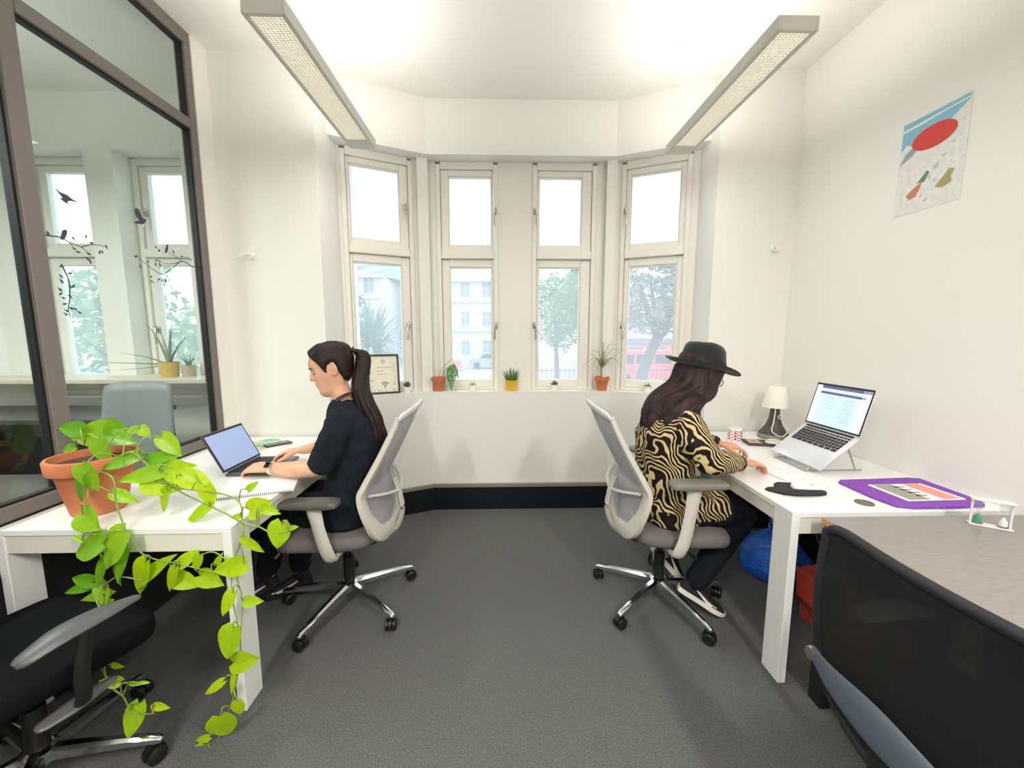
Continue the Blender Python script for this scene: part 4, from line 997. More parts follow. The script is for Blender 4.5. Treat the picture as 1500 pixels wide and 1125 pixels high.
# hair under the hat
hr = hair_cap(pr, HR, 'hair', M_hairB, .020, lambda a: .055 if a < .85 else (-.02 if a < 1.15 else -.088))
mb = MB(); rnd = random.Random(5)
def lock(pts, r):
    n = len(pts); k = 5; P = crom(pts, k); m = len(P); ph = rnd.random() * 6
    P = [p + V(math.sin(i * .55 + ph) * .006, math.cos(i * .6 + ph) * .006, 0) * min(1, i / 6) for i, p in enumerate(P)]
    mb.tube(P, [r * (.7 + .5 * math.sin(min(1, i / (m * .45)) * PI / 2)) * (1 - .85 * max(0, (i - m * .62) / (m * .38)) ** 1.6) for i in range(m)], 8, flat=.75)
for k in range(34):
    q = k / 33; side = -1 + 2 * q                      # -1 near side (camera), +1 far side
    a = PI - side * 1.75                                # angle around the head
    x, y, z = head_pt(a, .02, .012, False); st = HR.w((x, y, .03)); x2, y2, _ = head_pt(a, -.06, .030 + .012 * math.cos((side) * 1.4), False); m1 = HR.w((x2, y2, -.055))
    end = V(.745 + .10 * abs(side) ** 1.5 + rnd.gauss(0, .012), 1.93 + side * .155 + rnd.gauss(0, .01), .90 + .10 * abs(side) ** 2 + rnd.gauss(0, .035))
    m2 = V(.80 + .075 * abs(side) ** 1.5 - .035 * math.cos(side * 1.5), 1.93 + side * .135, 1.075)
    lock([st, m1, m2, V(end.x - .015, end.y, .985), end], .021 + rnd.random() * .007)
for k in range(8):                                      # strands falling forward over the near shoulder
    q = k / 7; x, y, z = head_pt(-1.35 - .3 * q, 0, .014, False); st = HR.w((x, y, .02))
    lock([st, HR.w((x * .9 - .01, y * 1.15, -.06)), V(.925 - .06 * q, 1.80 - .01 * q, 1.055), V(.93 - .07 * q, 1.755, .98), V(.915 - .06 * q, 1.722, .92 - .03 * q)], .014)
mb.build('hair_locks', M_hairB, hr, 75, world=True)
# hat
hc = HR.c + HR.u * .062 + HR.f * -.004
hu = V(.17, -.02, 1).normalized(); hf = (V(1, .10, -.12) - hu * V(1, .10, -.12).dot(hu)).normalized(); hs = hu.cross(hf)
def hw_(x, y, z): return hc + hf * x + hs * y + hu * z
M_felt = mat('black_felt', (24, 28, 28), .9, col2=(34, 39, 38), vscale=60, bump=.3, bscale=400, bdist=.001, sheen=.2)
mb = MB(); rs = []; N = 48
for q, z, e in ((1.02, -.012, 0), (1.0, .0, 0), (.985, .03, 0), (.955, .065, 0), (.90, .092, .3), (.78, .108, .7), (.55, .108, 1), (.25, .098, 1), (.03, .095, 1)):
    rs.append([hw_(.112 * q * math.cos(t) , .092 * q * math.sin(t) * (1 - .12 * max(0, math.cos(t)) * (z > .06)), z + .010 * e * (math.sin(t) ** 2) - .012 * max(0, math.cos(t)) * (z > .06)) for t in [2 * PI * i / N for i in range(N)]])
mb.rings(rs, cap0=False); hat = mb.build('hat', M_felt, pr, 70, world=True, label='black felt fedora hat')
mb = MB(); rs = []
for q, th in ((0, 1), (.25, 1), (.6, 1), (.95, 1), (1.0, .5), (1.0, -.5), (.95, -1), (.6, -1), (.25, -1), (0, -1)):
    ring = []
    for i in range(N):
        t = 2 * PI * i / N; bx, by = .112 * math.cos(t), .092 * math.sin(t); wx = .072
        zc = -.004 + q * q * (.022 * (math.sin(t) ** 2) - .020 * max(0, math.cos(t)) + .018 * max(0, -math.cos(t)))
        ring.append(hw_(bx + math.cos(t) * wx * q, by + math.sin(t) * wx * q, zc + .0018 * th))
    rs.append(ring)
mb.rings(rs, cap0=False, cap1=False); mb.build('brim', M_felt, hat, 70, world=True)
mb = MB(); rs = []
for q, z in ((1.012, .002), (1.028, .004), (1.015, .026), (.998, .028)): rs.append([hw_(.112 * q * math.cos(t), .092 * q * math.sin(t), z) for t in [2 * PI * i / N for i in range(N)]])
mb.rings(rs, cap0=False, cap1=False); mb.build('hat_band', mat('hat_ribbon', (14, 16, 17), .55), hat, 60, world=True)
# glasses
mb = MB()
for sd in (-1, 1):
    ring = [HR.w((.094 - .012 * abs(sd * .033 + .023 * math.cos(b) * sd) / .05, sd * .033 + .024 * math.cos(b), .008 + .019 * math.sin(b))) for b in [2 * PI * i / 20 for i in range(20)]]
    mb.tube(ring, .0022, 6, closed=True)
    mb.tube([HR.w((.080, sd * .058, .014)), HR.w((.04, sd * .073, .014)), HR.w((-.015, sd * .078, .012))], .0022, 6)
mb.tube([HR.w((.093, -.010, .010)), HR.w((.098, 0, .013)), HR.w((.093, .010, .010))], .0022, 6)
mb.build('glasses', M_black, pr, 60, world=True, label='black-rimmed glasses')
for sd in (-1, 1):
    MB().tube([HR.w(head_pt(sd * a, .0335 - .010 * (a - .35) ** 2, .001)) for a in (.22, .35, .5, .65, .8)], [.0015, .0026, .0028, .0022, .001], 6).build('eyebrow', M_brow, pr, world=True)

# ------------------------------------------------------------------ trailing pothos on the left desk
LEAVES = [(-1.751,1.56,1.037,0.081,195,0.75),(-1.746,1.55,0.957,0.065,165,0.7),(-1.697,1.6,1.001,0.138,175,0.8),(-1.55,1.58,1.033,0.098,-85,0.8),(-1.436,1.52,1.036,0.063,170,0.6),(-1.362,1.5,1.035,0.068,30,0.7),(-1.237,1.46,0.992,0.107,45,0.6),(-1.451,1.5,1.012,0.151,5,0.5),(-1.498,1.47,0.968,0.128,60,0.7),(-1.399,1.42,0.944,0.149,165,0.5),(-1.266,1.46,0.95,0.133,-12,0.5),(-1.427,1.345,0.908,0.109,70,0.7),(-1.464,1.345,0.869,0.118,115,0.55),(-1.306,1.4,0.899,0.153,172,0.4),(-1.242,1.42,0.862,0.13,20,0.8),(-1.166,1.42,0.89,0.14,25,0.65),(-1.207,1.45,0.914,0.128,-10,0.45),(-1.119,1.42,0.866,0.126,30,0.6),(-1.232,1.4,0.8,0.099,112,0.6),(-1.07,1.4,0.816,0.095,90,0.55),(-1.107,1.38,0.758,0.133,150,0.4),(-0.845,1.33,0.809,0.091,-25,0.8),(-0.939,1.34,0.767,0.053,170,0.4),(-0.884,1.36,0.872,0.048,-40,0.6),(-1.312,1.34,0.844,0.114,10,0.5),(-1.411,1.31,0.771,0.107,25,0.8),(-1.406,1.29,0.686,0.116,165,0.85),(-1.459,1.31,0.712,0.051,200,0.5),(-1.311,1.28,0.682,0.143,120,0.75),(-1.286,1.27,0.629,0.115,100,0.5),(-1.235,1.28,0.577,0.135,110,0.6),(-1.188,1.29,0.61,0.145,-42,0.5),(-1.091,1.31,0.634,0.081,-40,0.6),(-1.057,1.3,0.619,0.066,110,0.7),(-1.142,1.29,0.564,0.099,110,0.4),(-1.109,1.31,0.545,0.105,15,0.6),(-1.024,1.31,0.549,0.105,10,0.55),(-0.935,1.28,0.612,0.117,170,0.7),(-0.989,1.31,0.625,0.062,-60,0.5),(-0.794,1.3,0.814,0.061,15,0.5),(-0.784,1.29,0.807,0.065,10,0.5),(-0.759,1.28,0.726,0.093,100,0.75),(-0.702,1.27,0.76,0.046,-25,0.5),(-0.846,1.28,0.69,0.088,50,0.35),(-1.45,1.3,0.563,0.08,195,0.6),(-1.466,1.3,0.533,0.099,170,0.45),(-1.369,1.28,0.595,0.107,105,0.5),(-1.378,1.29,0.513,0.085,60,0.6),(-1.427,1.29,0.483,0.123,170,0.6),(-1.37,1.3,0.464,0.109,0,0.35),(-1.33,1.3,0.573,0.085,95,0.35),(-1.323,1.25,0.458,0.083,-20,0.4),(-1.297,1.24,0.411,0.124,-62,0.6),(-1.4,1.24,0.385,0.101,150,0.6),(-1.336,1.23,0.355,0.064,30,0.5),(-1.448,1.22,0.413,0.063,120,0.5),(-0.939,1.26,0.493,0.088,115,0.65),(-0.849,1.26,0.502,0.065,0,0.7),(-0.937,1.25,0.354,0.107,100,0.85),(-0.883,1.24,0.295,0.117,-20,0.7),(-0.997,1.24,0.196,0.08,150,0.35),(-0.931,1.24,0.208,0.071,100,0.35),(-0.909,1.23,0.125,0.071,90,0.65),(-0.958,1.22,0.066,0.108,85,0.9),(-1.036,1.22,0.021,0.061,165,0.35),(-1.028,1.21,-0.048,0.099,95,0.9),(-1.233,1.14,0.323,0.06,-160,0.6),(-1.202,1.14,0.377,0.047,0,0.35),(-1.155,1.14,0.314,0.034,20,0.5),(-1.123,1.14,0.318,0.026,10,0.4),(-1.158,1.12,0.201,0.102,100,0.55),(-1.065,1.12,0.251,0.06,-5,0.35)]
VINES = {'v1':[(-1.47,1.47,0.893),(-1.351,1.42,0.982),(-1.274,1.42,0.909),(-1.208,1.42,0.843),(-1.079,1.39,0.795),(-0.939,1.34,0.76),(-0.902,1.315,0.734),(-0.908,1.3,0.68),(-0.939,1.3,0.592),(-0.932,1.28,0.491),(-0.911,1.27,0.357),(-0.917,1.26,0.262),(-0.938,1.25,0.153),(-0.967,1.24,0.071),(-0.998,1.235,-0.003),(-1.039,1.23,-0.036)],'v2':[(-1.512,1.45,0.901),(-1.338,1.335,0.915),(-1.327,1.325,0.834),(-1.306,1.315,0.777),(-1.272,1.3,0.71),(-1.222,1.3,0.647),(-1.117,1.3,0.618),(-1.009,1.3,0.586)],'v3':[(-1.572,1.46,0.898),(-1.432,1.34,0.878),(-1.426,1.325,0.773),(-1.377,1.3,0.687),(-1.371,1.29,0.568),(-1.366,1.26,0.464),(-1.361,1.24,0.379)],'v4':[(-0.916,1.33,0.759),(-0.881,1.31,0.754),(-0.833,1.3,0.748),(-0.783,1.29,0.728),(-0.736,1.28,0.738),(-0.702,1.27,0.755)],'v5':[(-1.301,1.42,0.883),(-1.154,1.4,0.848),(-1.027,1.39,0.835),(-0.943,1.37,0.81),(-0.91,1.33,0.752),(-0.89,1.3,0.705),(-0.923,1.3,0.642),(-0.916,1.29,0.56),(-0.899,1.28,0.491),(-0.911,1.27,0.357)],'v6':[(-1.361,1.24,0.379),(-1.309,1.19,0.348),(-1.267,1.16,0.338),(-1.231,1.145,0.297),(-1.197,1.14,0.272),(-1.171,1.13,0.238),(-1.137,1.125,0.223),(-1.09,1.12,0.23)]}
def leaf_material(name, c1, c2):
    k = NT(name); oi = k.add('ShaderNodeObjectInfo'); mx = k.add('ShaderNodeMix', data_type='RGBA'); mx.inputs[6].default_value = lin(c1); mx.inputs[7].default_value = lin(c2)
    k.link(oi.outputs['Random'], mx.inputs[0])
    v = k.coord(); nz = k.add('ShaderNodeTexNoise'); nz.inputs['Scale'].default_value = 6; k.link(v, nz.inputs['Vector'])
    hs = k.add('ShaderNodeHueSaturation'); k.link(mx.outputs[2], hs.inputs['Color']); mr = k.add('ShaderNodeMapRange'); mr.inputs[3].default_value = .75; mr.inputs[4].default_value = 1.2
    k.link(nz.outputs['Fac'], mr.inputs[0]); k.link(mr.outputs[0], hs.inputs['Value'])
    k.link(hs.outputs[0], k.b.inputs['Base Color']); k.b.inputs['Roughness'].default_value = .38
    tl = k.add('ShaderNodeBsdfTranslucent'); k.link(hs.outputs[0], tl.inputs[0]); ms = k.add('ShaderNodeMixShader'); ms.inputs[0].default_value = .35
    k.link(k.b.outputs[0], ms.inputs[1]); k.link(tl.outputs[0], ms.inputs[2]); k.link(ms.outputs[0], k.out.inputs['Surface']); return k.m
M_leaf = leaf_material('pothos_leaf', (104, 168, 30), (160, 206, 40))
M_leafy = leaf_material('pothos_young_leaf', (160, 204, 24), (200, 226, 30))
M_stem = mat('pothos_stem', (124, 150, 60), .5, col2=(150, 168, 80), vscale=20)
def leaf_mesh(name, m, wr=.75, nu=9, nv=6):
    mb = MB()
    def fn(u, v):
        q = v * 2 - 1; t = u; hw = .5 * wr * (math.sin(PI * min(1, t ** .60))) ** .85 * (1 if t < .999 else 0)
        y = t - .16 * abs(q) ** 1.4 * max(0, 1 - t * 2.2) - .0
        return V(q * hw, y, .22 * abs(q) * hw - .16 * t * t + .03 * math.sin(t * 9) * q * q * wr)
    mb.grid(lambda u, v: fn(.02 + .98 * u, v), nu, nv); return mb.mesh(name, m, 60)
LM = {(w, y): leaf_mesh('leaf', M_leafy if y else M_leaf, w) for w in (.4, .6, .85) for y in (0, 1)}
px, py = -1.565, 1.500
t = thing('pothos', 'trailing bright green pothos in a terracotta pot on the left desk', 'plant', (px, py, .7302))
M_terra = mat('terracotta', (196, 112, 72), .8, col2=(212, 130, 90), vscale=9, bump=.15, bscale=120)
mb = MB(); mb.lathe([(0, 0), (.074, 0), (.079, .004), (.110, .162), (.112, .166), (.124, .166), (.129, .171), (.132, .214), (.128, .220), (.120, .220), (.116, .190), (0, .188)], n=40); mb.build('pot', M_terra, t, 40)
mb = MB(); mb.lathe([(0, .196), (.05, .200), (.09, .196), (.115, .192), (.115, .184), (0, .184)], n=30); mb.build('soil', M_soil, t)
ALLV = []
for k in ('v1', 'v2', 'v3', 'v4', 'v5', 'v6'):
    P = crom([V(*p) for p in VINES[k]], 5); ALLV += P; n = len(P)
    MB().tube(P, [.0032 * (1 - .45 * i / n) for i in range(n)], 7).build('vine', M_stem, t, 60, world=True)
for q in [(px + .02, py - .03), (px - .05, py + .02), (px + .06, py + .03), (px - .02, py - .07), (px + .09, py - .04), (px - .09, py - .03)]:
    for z in (.925, .95, .98): ALLV.append(V(q[0], q[1], z))
rnd = random.Random(3)
TM = chain_matrix(t).inverted()
for (x, y, z, L, a, wr) in LEAVES:
    x = max(x, XL + .05 + L * .6)
    young = x > -1.26; key = (min((.4, .6, .85), key=lambda w: abs(w - wr)), 1 if young else 0)
    L *= .98; d = V(math.cos(R(a)), rnd.uniform(-.5, .15), -math.sin(R(a))).normalized()
    nrm = V(rnd.uniform(-.35, .35), -1, rnd.uniform(.25, .8)); nrm = (nrm - d * nrm.dot(d)).normalized(); sd = d.cross(nrm)
    b = V(x, y, z) - d * L * .5
    o = bpy.data.objects.new('leaf', LM[key]); C.objects.link(o); o.parent = t
    o.matrix_basis = TM @ Matrix(((sd.x, d.x, nrm.x, b.x), (sd.y, d.y, nrm.y, b.y), (sd.z, d.z, nrm.z, b.z), (0, 0, 0, 1))) @ Matrix.Scale(L, 4)
    near = min(ALLV, key=lambda p: (p - b).length + (.15 if (p - b).dot(d) > .02 else 0))
    if (near - b).length < .28:
        mid = near.lerp(b, .5) + V(0, -.008, .02 + .1 * (near - b).length)
        P = crom([near, mid, b + d * L * .06], 4); MB().tube(P, [.0022] * len(P), 6).build('petiole', M_stem, t, 60, world=True)

# ------------------------------------------------------------------ things on the left desk
def rot_box(loc, size, rz, bev=.002): return (loc, size, bev, Matrix.Rotation(rz, 3, 'Z'))
M_alu = mat('space_grey_aluminium', (120, 120, 126), .32, .85)
M_silver = mat('silver_aluminium', (228, 229, 234), .30, .55)
M_key = mat('black_keys', (34, 34, 40), .5)
M_scrA = emit_mat('screen_blue_grey', (142, 158, 196), .38)
M_scrB = emit_mat('screen_pale_blue', (176, 200, 232), .55)
M_scrW = emit_mat('screen_white', (226, 222, 246), .6)
M_scrD = emit_mat('screen_dark_bar', (84, 84, 124), .4)
M_scrT = emit_mat('screen_text', (138, 158, 190), .5)
def laptop(name, label, hinge, fwd, base_tilt, lid_ang, w, dep, lidh, mbody, content):
    """hinge: centre of the hinge line; fwd: horizontal direction from hinge to the user; base_tilt: drop of the base towards the user"""
    F = V(fwd[0], fwd[1], 0).normalized(); S = V(-F.y, F.x, 0)
    bf = (F * math.cos(base_tilt) - V(0, 0, 1) * math.sin(base_tilt)); bn = S.cross(bf); bn = bn if bn.z > 0 else -bn
    lu = (-F * math.sin(lid_ang) + V(0, 0, 1) * math.cos(lid_ang)); lnn = lu.cross(S); lnn = lnn if lnn.dot(F) > 0 else -lnn
    H = Vector(hinge); t = thing(name, label, 'laptop', H)
    def frame(a, b, c, o): return Matrix(((a.x, b.x, c.x, o.x), (a.y, b.y, c.y, o.y), (a.z, b.z, c.z, o.z), (0, 0, 0, 1)))
    MBs = frame(bf, S, bn, V(0, 0, 0)); ML = frame(lu, S, lnn, V(0, 0, 0))
    b = MB(); b.box((dep / 2, 0, -.006), (dep, w, .012), .004, seg=2); b.xf(MBs); base = b.build('base', mbody, t)
    sg = 1 if S.y > 0 else 1
    for r in range(6):
        n = 14 if r < 5 else 8
        for c in range(n):
            kw = (w - .05) / n; b = MB()
            ww = kw * .84 if r < 5 else (kw * .84)
            b.box((.022 + r * .0172, -(w - .05) / 2 + kw * (c + .5), .0012), (.0145 if r else .009, ww, .0016), .0005); b.xf(MBs); b.build('key', M_key, base, 0)
    b = MB(); b.box((dep - .055, 0, .0003), (.085, .12, .0008), .0003); b.xf(MBs); b.build('trackpad', mat('trackpad_silver' if mbody is M_silver else 'trackpad_grey', (222, 223, 228) if mbody is M_silver else (124, 124, 130), .35), base)
    b = MB(); b.tube([V(.004, -w * .42, .002), V(.004, w * .42, .002)], .005, 10); b.xf(MBs); b.build('hinge', M_key, base)
    b = MB(); b.box((lidh / 2 + .006, 0, -.003), (lidh, w, .006), .0025, seg=2); b.xf(ML); lid = b.build('lid', mbody, t)
    b = MB(); b.box((lidh / 2 + .006, 0, .0006), (lidh - .006, w - .006, .0008)); b.xf(ML); b.build('bezel', M_key, lid, 0)
    for (nm_, u0, u1, s0, s1, m) in content:          # u from bottom 0..1, s from user's left 0..1
        sw, shh = w - .022, lidh - .026
        sl = lambda q: (q - .5) * sw
        b = MB(); b.box((.018 + shh * (u0 + u1) / 2, sl((s0 + s1) / 2), .0014 + (.0003 if nm_ != 'screen' else 0)), (shh * (u1 - u0), sw * (s1 - s0), .0006)); b.xf(ML); b.build(nm_, m, lid, 0)
    return t
laptop('laptop', 'small dark grey laptop with a blank blue-grey screen on the left desk', (-1.325, 1.99, .7425), (1, 0), 0.0, R(27), .292, .205, .205, M_alu,
       [('screen', 0, 1, 0, 1, M_scrA)])
# spiral notebook
cx, cy = -1.07, 1.70; rz = math.atan2(.096, .283)
t = thing('notebook', 'white spiral-bound notebook open on the left desk', 'notebook', (cx, cy, .7302), rz)
M_paper = mat('white_paper', (244, 243, 240), .8)
MB().box((0, .005, .003), (.285, .19, .006), .001).build('pages', M_paper, t, 0)
mb = MB(); mb.box((0, .005, .0063), (.283, .188, .0006)); mb.build('top_page', mat('ruled_paper', (248, 247, 246), .8), t, 0)
for i in range(36):
    x = -.135 + i * .0077
    if abs(x) > .136: continue
    MB().tube([V(x + .0015 * math.sin(b * .5), -.094 + .0055 * math.cos(b), .006 + .0055 * math.sin(b)) for b in [2 * PI * k / 10 for k in range(10)]], .0009, 5, closed=True).build('wire_ring', mat('spiral_wire', (110, 104, 108), .4, .6), t)
# magazine with green cover and a phone on top
poly = [(-1.70, 2.20), (-1.335, 2.39), (-1.40, 2.575), (-1.62, 2.52)]
poly = [(-1.655, 2.155), (-1.385, 2.285), (-1.345, 2.46), (-1.42, 2.585), (-1.70, 2.45)]
def quad_thing(name, label, cat, c, size, rz, h, m, z=.7302):
    t = thing(name, label, cat, (c[0], c[1], z), rz); MB().box((0, 0, h / 2), (size[0], size[1], h), .0008).build('pages', M_paper, t, 0); return t
k = NT('green_cover'); v = k.coord(); nz = k.add('ShaderNodeTexNoise'); nz.inputs['Scale'].default_value = 14; k.link(v, nz.inputs['Vector']); rp = k.add('ShaderNodeValToRGB')
e = rp.color_ramp.elements; e[0].position = .35; e[0].color = lin((96, 150, 110)); e[1].position = .6; e[1].color = lin((196, 214, 150)); e2 = e.new(.48); e2.color = lin((150, 196, 178)); e3 = e.new(.72); e3.color = lin((236, 190, 110))
k.link(nz.outputs['Fac'], rp.inputs['Fac']); k.link(rp.outputs['Color'], k.b.inputs['Base Color']); k.b.inputs['Roughness'].default_value = .3; M_cover = k.m
t = quad_thing('magazine', 'green picture magazine lying behind the dark grey laptop', 'magazine', (-1.50, 2.36), (.23, .31), R(-38), .006, M_cover)
MB().box((0, 0, .0066), (.229, .309, .001), .0003).build('cover', M_cover, t, 0)
MB().box((-.05, -.09, .0074), (.09, .06, .0004)).build('cover_patch', mat('cover_orange', (232, 150, 84), .3), t, 0)
t = thing('phone', 'black phone resting on the green magazine', 'phone', (-1.375, 2.385, .7374), R(48))
MB().box((0, 0, .004), (.145, .070, .008), .0035, seg=2).build('body', M_key, t); MB().box((0, 0, .0082), (.138, .063, .0006), .0003).build('screen', mat('phone_glass', (70, 66, 70), .12), t)

# ------------------------------------------------------------------ things on the right desk
laptop('laptop', 'large silver laptop raised on a stand on the right desk', (1.705, 1.955, .912), (-1, 0), math.atan2(.15, .18), R(14), .345, .236, .236, M_silver,
       [('screen', 0, 1, 0, 1, M_scrB), ('side_panel', .0, 1, .86, 1.0, M_scrW), ('side_panel', .0, 1, .0, .10, M_scrW), ('title_bar', .93, 1.0, .10, 1.0, M_scrD), ('toolbar', .79, .85, .10, .93, M_scrD)] +
       [('text_line', .70 - j * .055, .712 - j * .055, .62 - .04 * (j % 3), .78, M_scrT) for j in range(11)] + [('text_line', .70 - j * .09, .71 - j * .09, .25, .42, M_scrT) for j in range(4)])
t = thing('laptop_stand', 'thin grey metal stand under the raised silver laptop', 'stand', (1.66, 1.955, .7302))
M_acr = mat('stand_grey', (176, 174, 172), .3, .7)
for s in (-1, 1):
    MB().tube([V(-.155, s * .11, .006), V(.02, s * .11, .006), V(.13, s * .11, .006)], .004, 8).build('foot_rod', M_acr, t)
    MB().tube([V(-.150, s * .11, .006), V(.035, s * .11, .158)], .004, 8).build('support_rod', M_acr, t)
    MB().tube([V(.10, s * .11, .006), V(.035, s * .11, .158)], .004, 8).build('strut', M_acr, t)
    MB().tube([V(-.152, s * .11, .006), V(-.162, s * .11, .022)], .004, 8).build('lip', M_acr, t)
MB().tube([V(-.150, -.11, .006), V(-.150, .11, .006)], .004, 8).build('cross_rod', M_acr, t)
# keyboard
t = thing('keyboard', 'slim white keyboard under the hands of the person in the hat', 'keyboard', (1.345, 1.865, .7302), R(10))
MB().box((0, 0, .004), (.115, .29, .008), .003, seg=2).build('case', mat('white_plastic', (240, 240, 242), .35), t)
for r in range(5):
    for c in range(13):
        MB().box((-.042 + r * .021, -.126 + c * .021, .0092), (.0175, .0175, .0026), .0008).build('key', MATS['white_plastic'], t, 0)
# mouse mat and mouse
PAD = [(1.153, 1.625), (1.179, 1.643), (1.205, 1.643), (1.233, 1.682), (1.262, 1.700), (1.315, 1.690), (1.352, 1.668), (1.372, 1.630), (1.372, 1.592), (1.385, 1.575), (1.372, 1.555), (1.335, 1.546), (1.28, 1.548), (1.235, 1.550), (1.195, 1.560), (1.168, 1.586), (1.152, 1.606)]
t = thing('mouse_mat', 'black heart-shaped mouse mat near the front of the right desk', 'mouse mat', (1.26, 1.61, .7302))
mb = MB(); mb.prism([(p[0] - 1.26, p[1] - 1.61) for p in PAD], 0, .005); mb.build('mat', mat('black_mat', (44, 44, 44), .8, bump=.3, bscale=500), t, 0)
MB().tube(crom([V(-.09, -.012, .009), V(-.03, -.048, .0125), V(.05, -.052, .0115), V(.105, -.042, .0095)], 5), cnum([.013, .023, .020, .015], 5), 12, flat=.5, up=(0, 0, 1), roundcap=True).build('wrist_rest', MATS['black_mat'], t, 60)
t = thing('mouse', 'white mouse on the black mouse mat', 'mouse', (1.32, 1.612, .7354), R(-12))
mb = MB(); rs = []
for zz, q in ((0, .95), (.004, 1), (.010, 1), (.016, .93), (.021, .75), (.024, .45), (.025, .05)): rs.append([V(.053 * q * math.copysign(abs(math.cos(a)) ** .8, math.cos(a)), .030 * q * math.copysign(abs(math.sin(a)) ** .8, math.sin(a)), zz - .004 * q * math.cos(a) * (zz > .01)) for a in [2 * PI * i / 28 for i in range(28)]])
mb.rings(rs).build('shell', MATS['white_plastic'], t, 60); MB().box((.028, 0, .0225), (.014, .004, .004), .0015).build('scroll_wheel', M_acr, t)
# purple felt mat with a magazine
MATP = [(1.552, 1.69), (1.575, 1.712), (1.70, 1.716), (1.84, 1.722), (1.915, 1.735), (1.945, 1.715), (1.945, 1.45), (1.925, 1.43), (1.80, 1.418), (1.60, 1.412), (1.548, 1.432), (1.542, 1.50)]
MATP = [(1.535, 1.685), (1.56, 1.705), (1.72, 1.712), (1.90, 1.725), (1.945, 1.71), (1.93, 1.46), (1.90, 1.425), (1.78, 1.412), (1.60, 1.412), (1.545, 1.43), (1.53, 1.52)]
t = thing('felt_mat', 'thick purple felt mat on the right desk', 'mat', (1.74, 1.56, .7302))
mb = MB(); mb.prism([(p[0] - 1.74, p[1] - 1.56) for p in MATP], 0, .012); o = mb.build('mat', mat('purple_felt', (120, 62, 160), .95, col2=(150, 88, 190), vscale=160, bump=.8, bscale=260, bdist=.003), t, 0)
bv = o.modifiers.new('edge', 'BEVEL'); bv.width = .004; bv.segments = 2
t = thing('brochure', 'grey and coral brochure lying on the purple mat', 'brochure', (1.745, 1.548, .7424), R(2))
MB().box((0, 0, .002), (.25, .17, .004), .0008).build('pages', M_paper, t, 0)
for (x, w, m) in ((-.066, .09, mat('print_grey', (156, 152, 138), .4)), (.07, .075, mat('print_coral', (238, 150, 140), .4))): MB().box((x, 0, .0043), (w, .16, .0006)).build('print_block', m, t, 0)
for j in range(4): MB().box((-.015, .05 - j * .03, .0043), (.05, .012, .0006)).build('print_line', MATS['print_grey'], t, 0)
# sand timers in a clear rack on the dark desk
t = thing('sand_timer_rack', 'clear acrylic rack with a green and a white sand timer on the dark desk', 'sand timer', (1.722, 1.272, .7302), math.atan2(-.047, .064))
M_acry = glass_mat('clear_acrylic', (.93, .94, .97, 1), .10, 1.0)
for z in (.003, .095): MB().box((0, 0, z), (.105, .034, .005), .001).build('plate', mat('pale_acrylic', (226, 224, 222), .2), t, 0)
for s in (-1, 1): MB().tube([V(s * .047, 0, .005), V(s * .047, 0, .093)], .0035, 10).build('pillar', MATS['pale_acrylic'], t)
for s, col in ((-1, (64, 160, 100)), (1, (238, 236, 232))):
    mb = MB(); mb.lathe([(0, .006), (.012, .006), (.012, .030), (.0025, .049), (.012, .068), (.012, .092), (0, .092)], (s * .030, 0, 0), 18); g_ = mb.build('glass_bulb', M_acry, t)
    mb = MB(); mb.lathe([(0, .007), (.0105, .007), (.0105, .026), (.003, .040), (0, .041)], (s * .030, 0, 0), 16); mb.build('sand', mat('sand_%d' % col[0], col, .8), g_)
    mb = MB(); mb.lathe([(0, .0055), (.0135, .0055), (.0135, .012), (0, .012)], (s * .030, 0, 0), 16); mb.build('cap', M_steel, g_)
# mug
k = NT('red_trellis_print'); tc = k.add('ShaderNodeTexCoord'); mp = k.add('ShaderNodeMapping'); mp.inputs['Rotation'].default_value = (0, R(45), 0); mp.inputs['Scale'].default_value = (75, 75, 75)
k.link(tc.outputs['Object'], mp.inputs['Vector']); ck = k.add('ShaderNodeTexChecker'); ck.inputs['Scale'].default_value = 1; ck.inputs['Color1'].default_value = lin((196, 58, 62)); ck.inputs['Color2'].default_value = lin((244, 236, 232))
k.link(mp.outputs[0], ck.inputs['Vector']); k.link(ck.outputs['Color'], k.b.inputs['Base Color']); k.b.inputs['Roughness'].default_value = .2; M_mugp = k.m
M_ceram = mat('white_ceramic', (244, 240, 238), .2)
t = thing('mug', 'white mug with a red trellis print beside the typing hand', 'mug', (1.475, 2.39, .7302))
mb = MB(); mb.lathe([(0, 0), (.037, 0), (.040, .004), (.0405, .092), (.039, .094), (.0365, .092), (.036, .010), (0, .008)], n=36); mb.build('cup', M_ceram, t, 40)
mb = MB(); mb.lathe([(.0408, .016), (.0411, .017), (.0412, .083), (.0409, .084)], n=36, cap=False); mb.build('print', M_mugp, t, 40)
MB().tube(crom([V(.030, .026, .075), V(.050, .046, .070), V(.055, .050, .048), V(.045, .040, .026), V(.030, .026, .022)], 5), .0055, 8).build('handle', M_ceram, t)
# card box with a coiled cable
t = thing('card_box', 'flat dark box with a photo card between the mug and the lamp', 'box', (1.60, 2.345, .7302), R(-14))
MB().box((0, 0, .008), (.15, .115, .016), .002).build('case', mat('dark_box', (70, 64, 62), .5), t, 0)
MB().box((-.03, 0, .0166), (.07, .09, .0012)).build('card', mat('pale_card', (196, 178, 164), .6), t, 0); MB().box((-.03, 0, .0175), (.03, .03, .0006)).build('card_mark', mat('card_red', (196, 108, 92), .6), t, 0)
mb = MB(); mb.tube([V(1.655 + .045 * math.cos(a) , 2.29 + .03 * math.sin(a), .752 + .006 * a / 6) for a in [i * .35 for i in range(44)]], .0028, 7)
tag(mb.build('coiled_cable', mat('white_cable', (240, 236, 226), .5)), 'white cable coiled on the dark box by the lamp', 'cable')
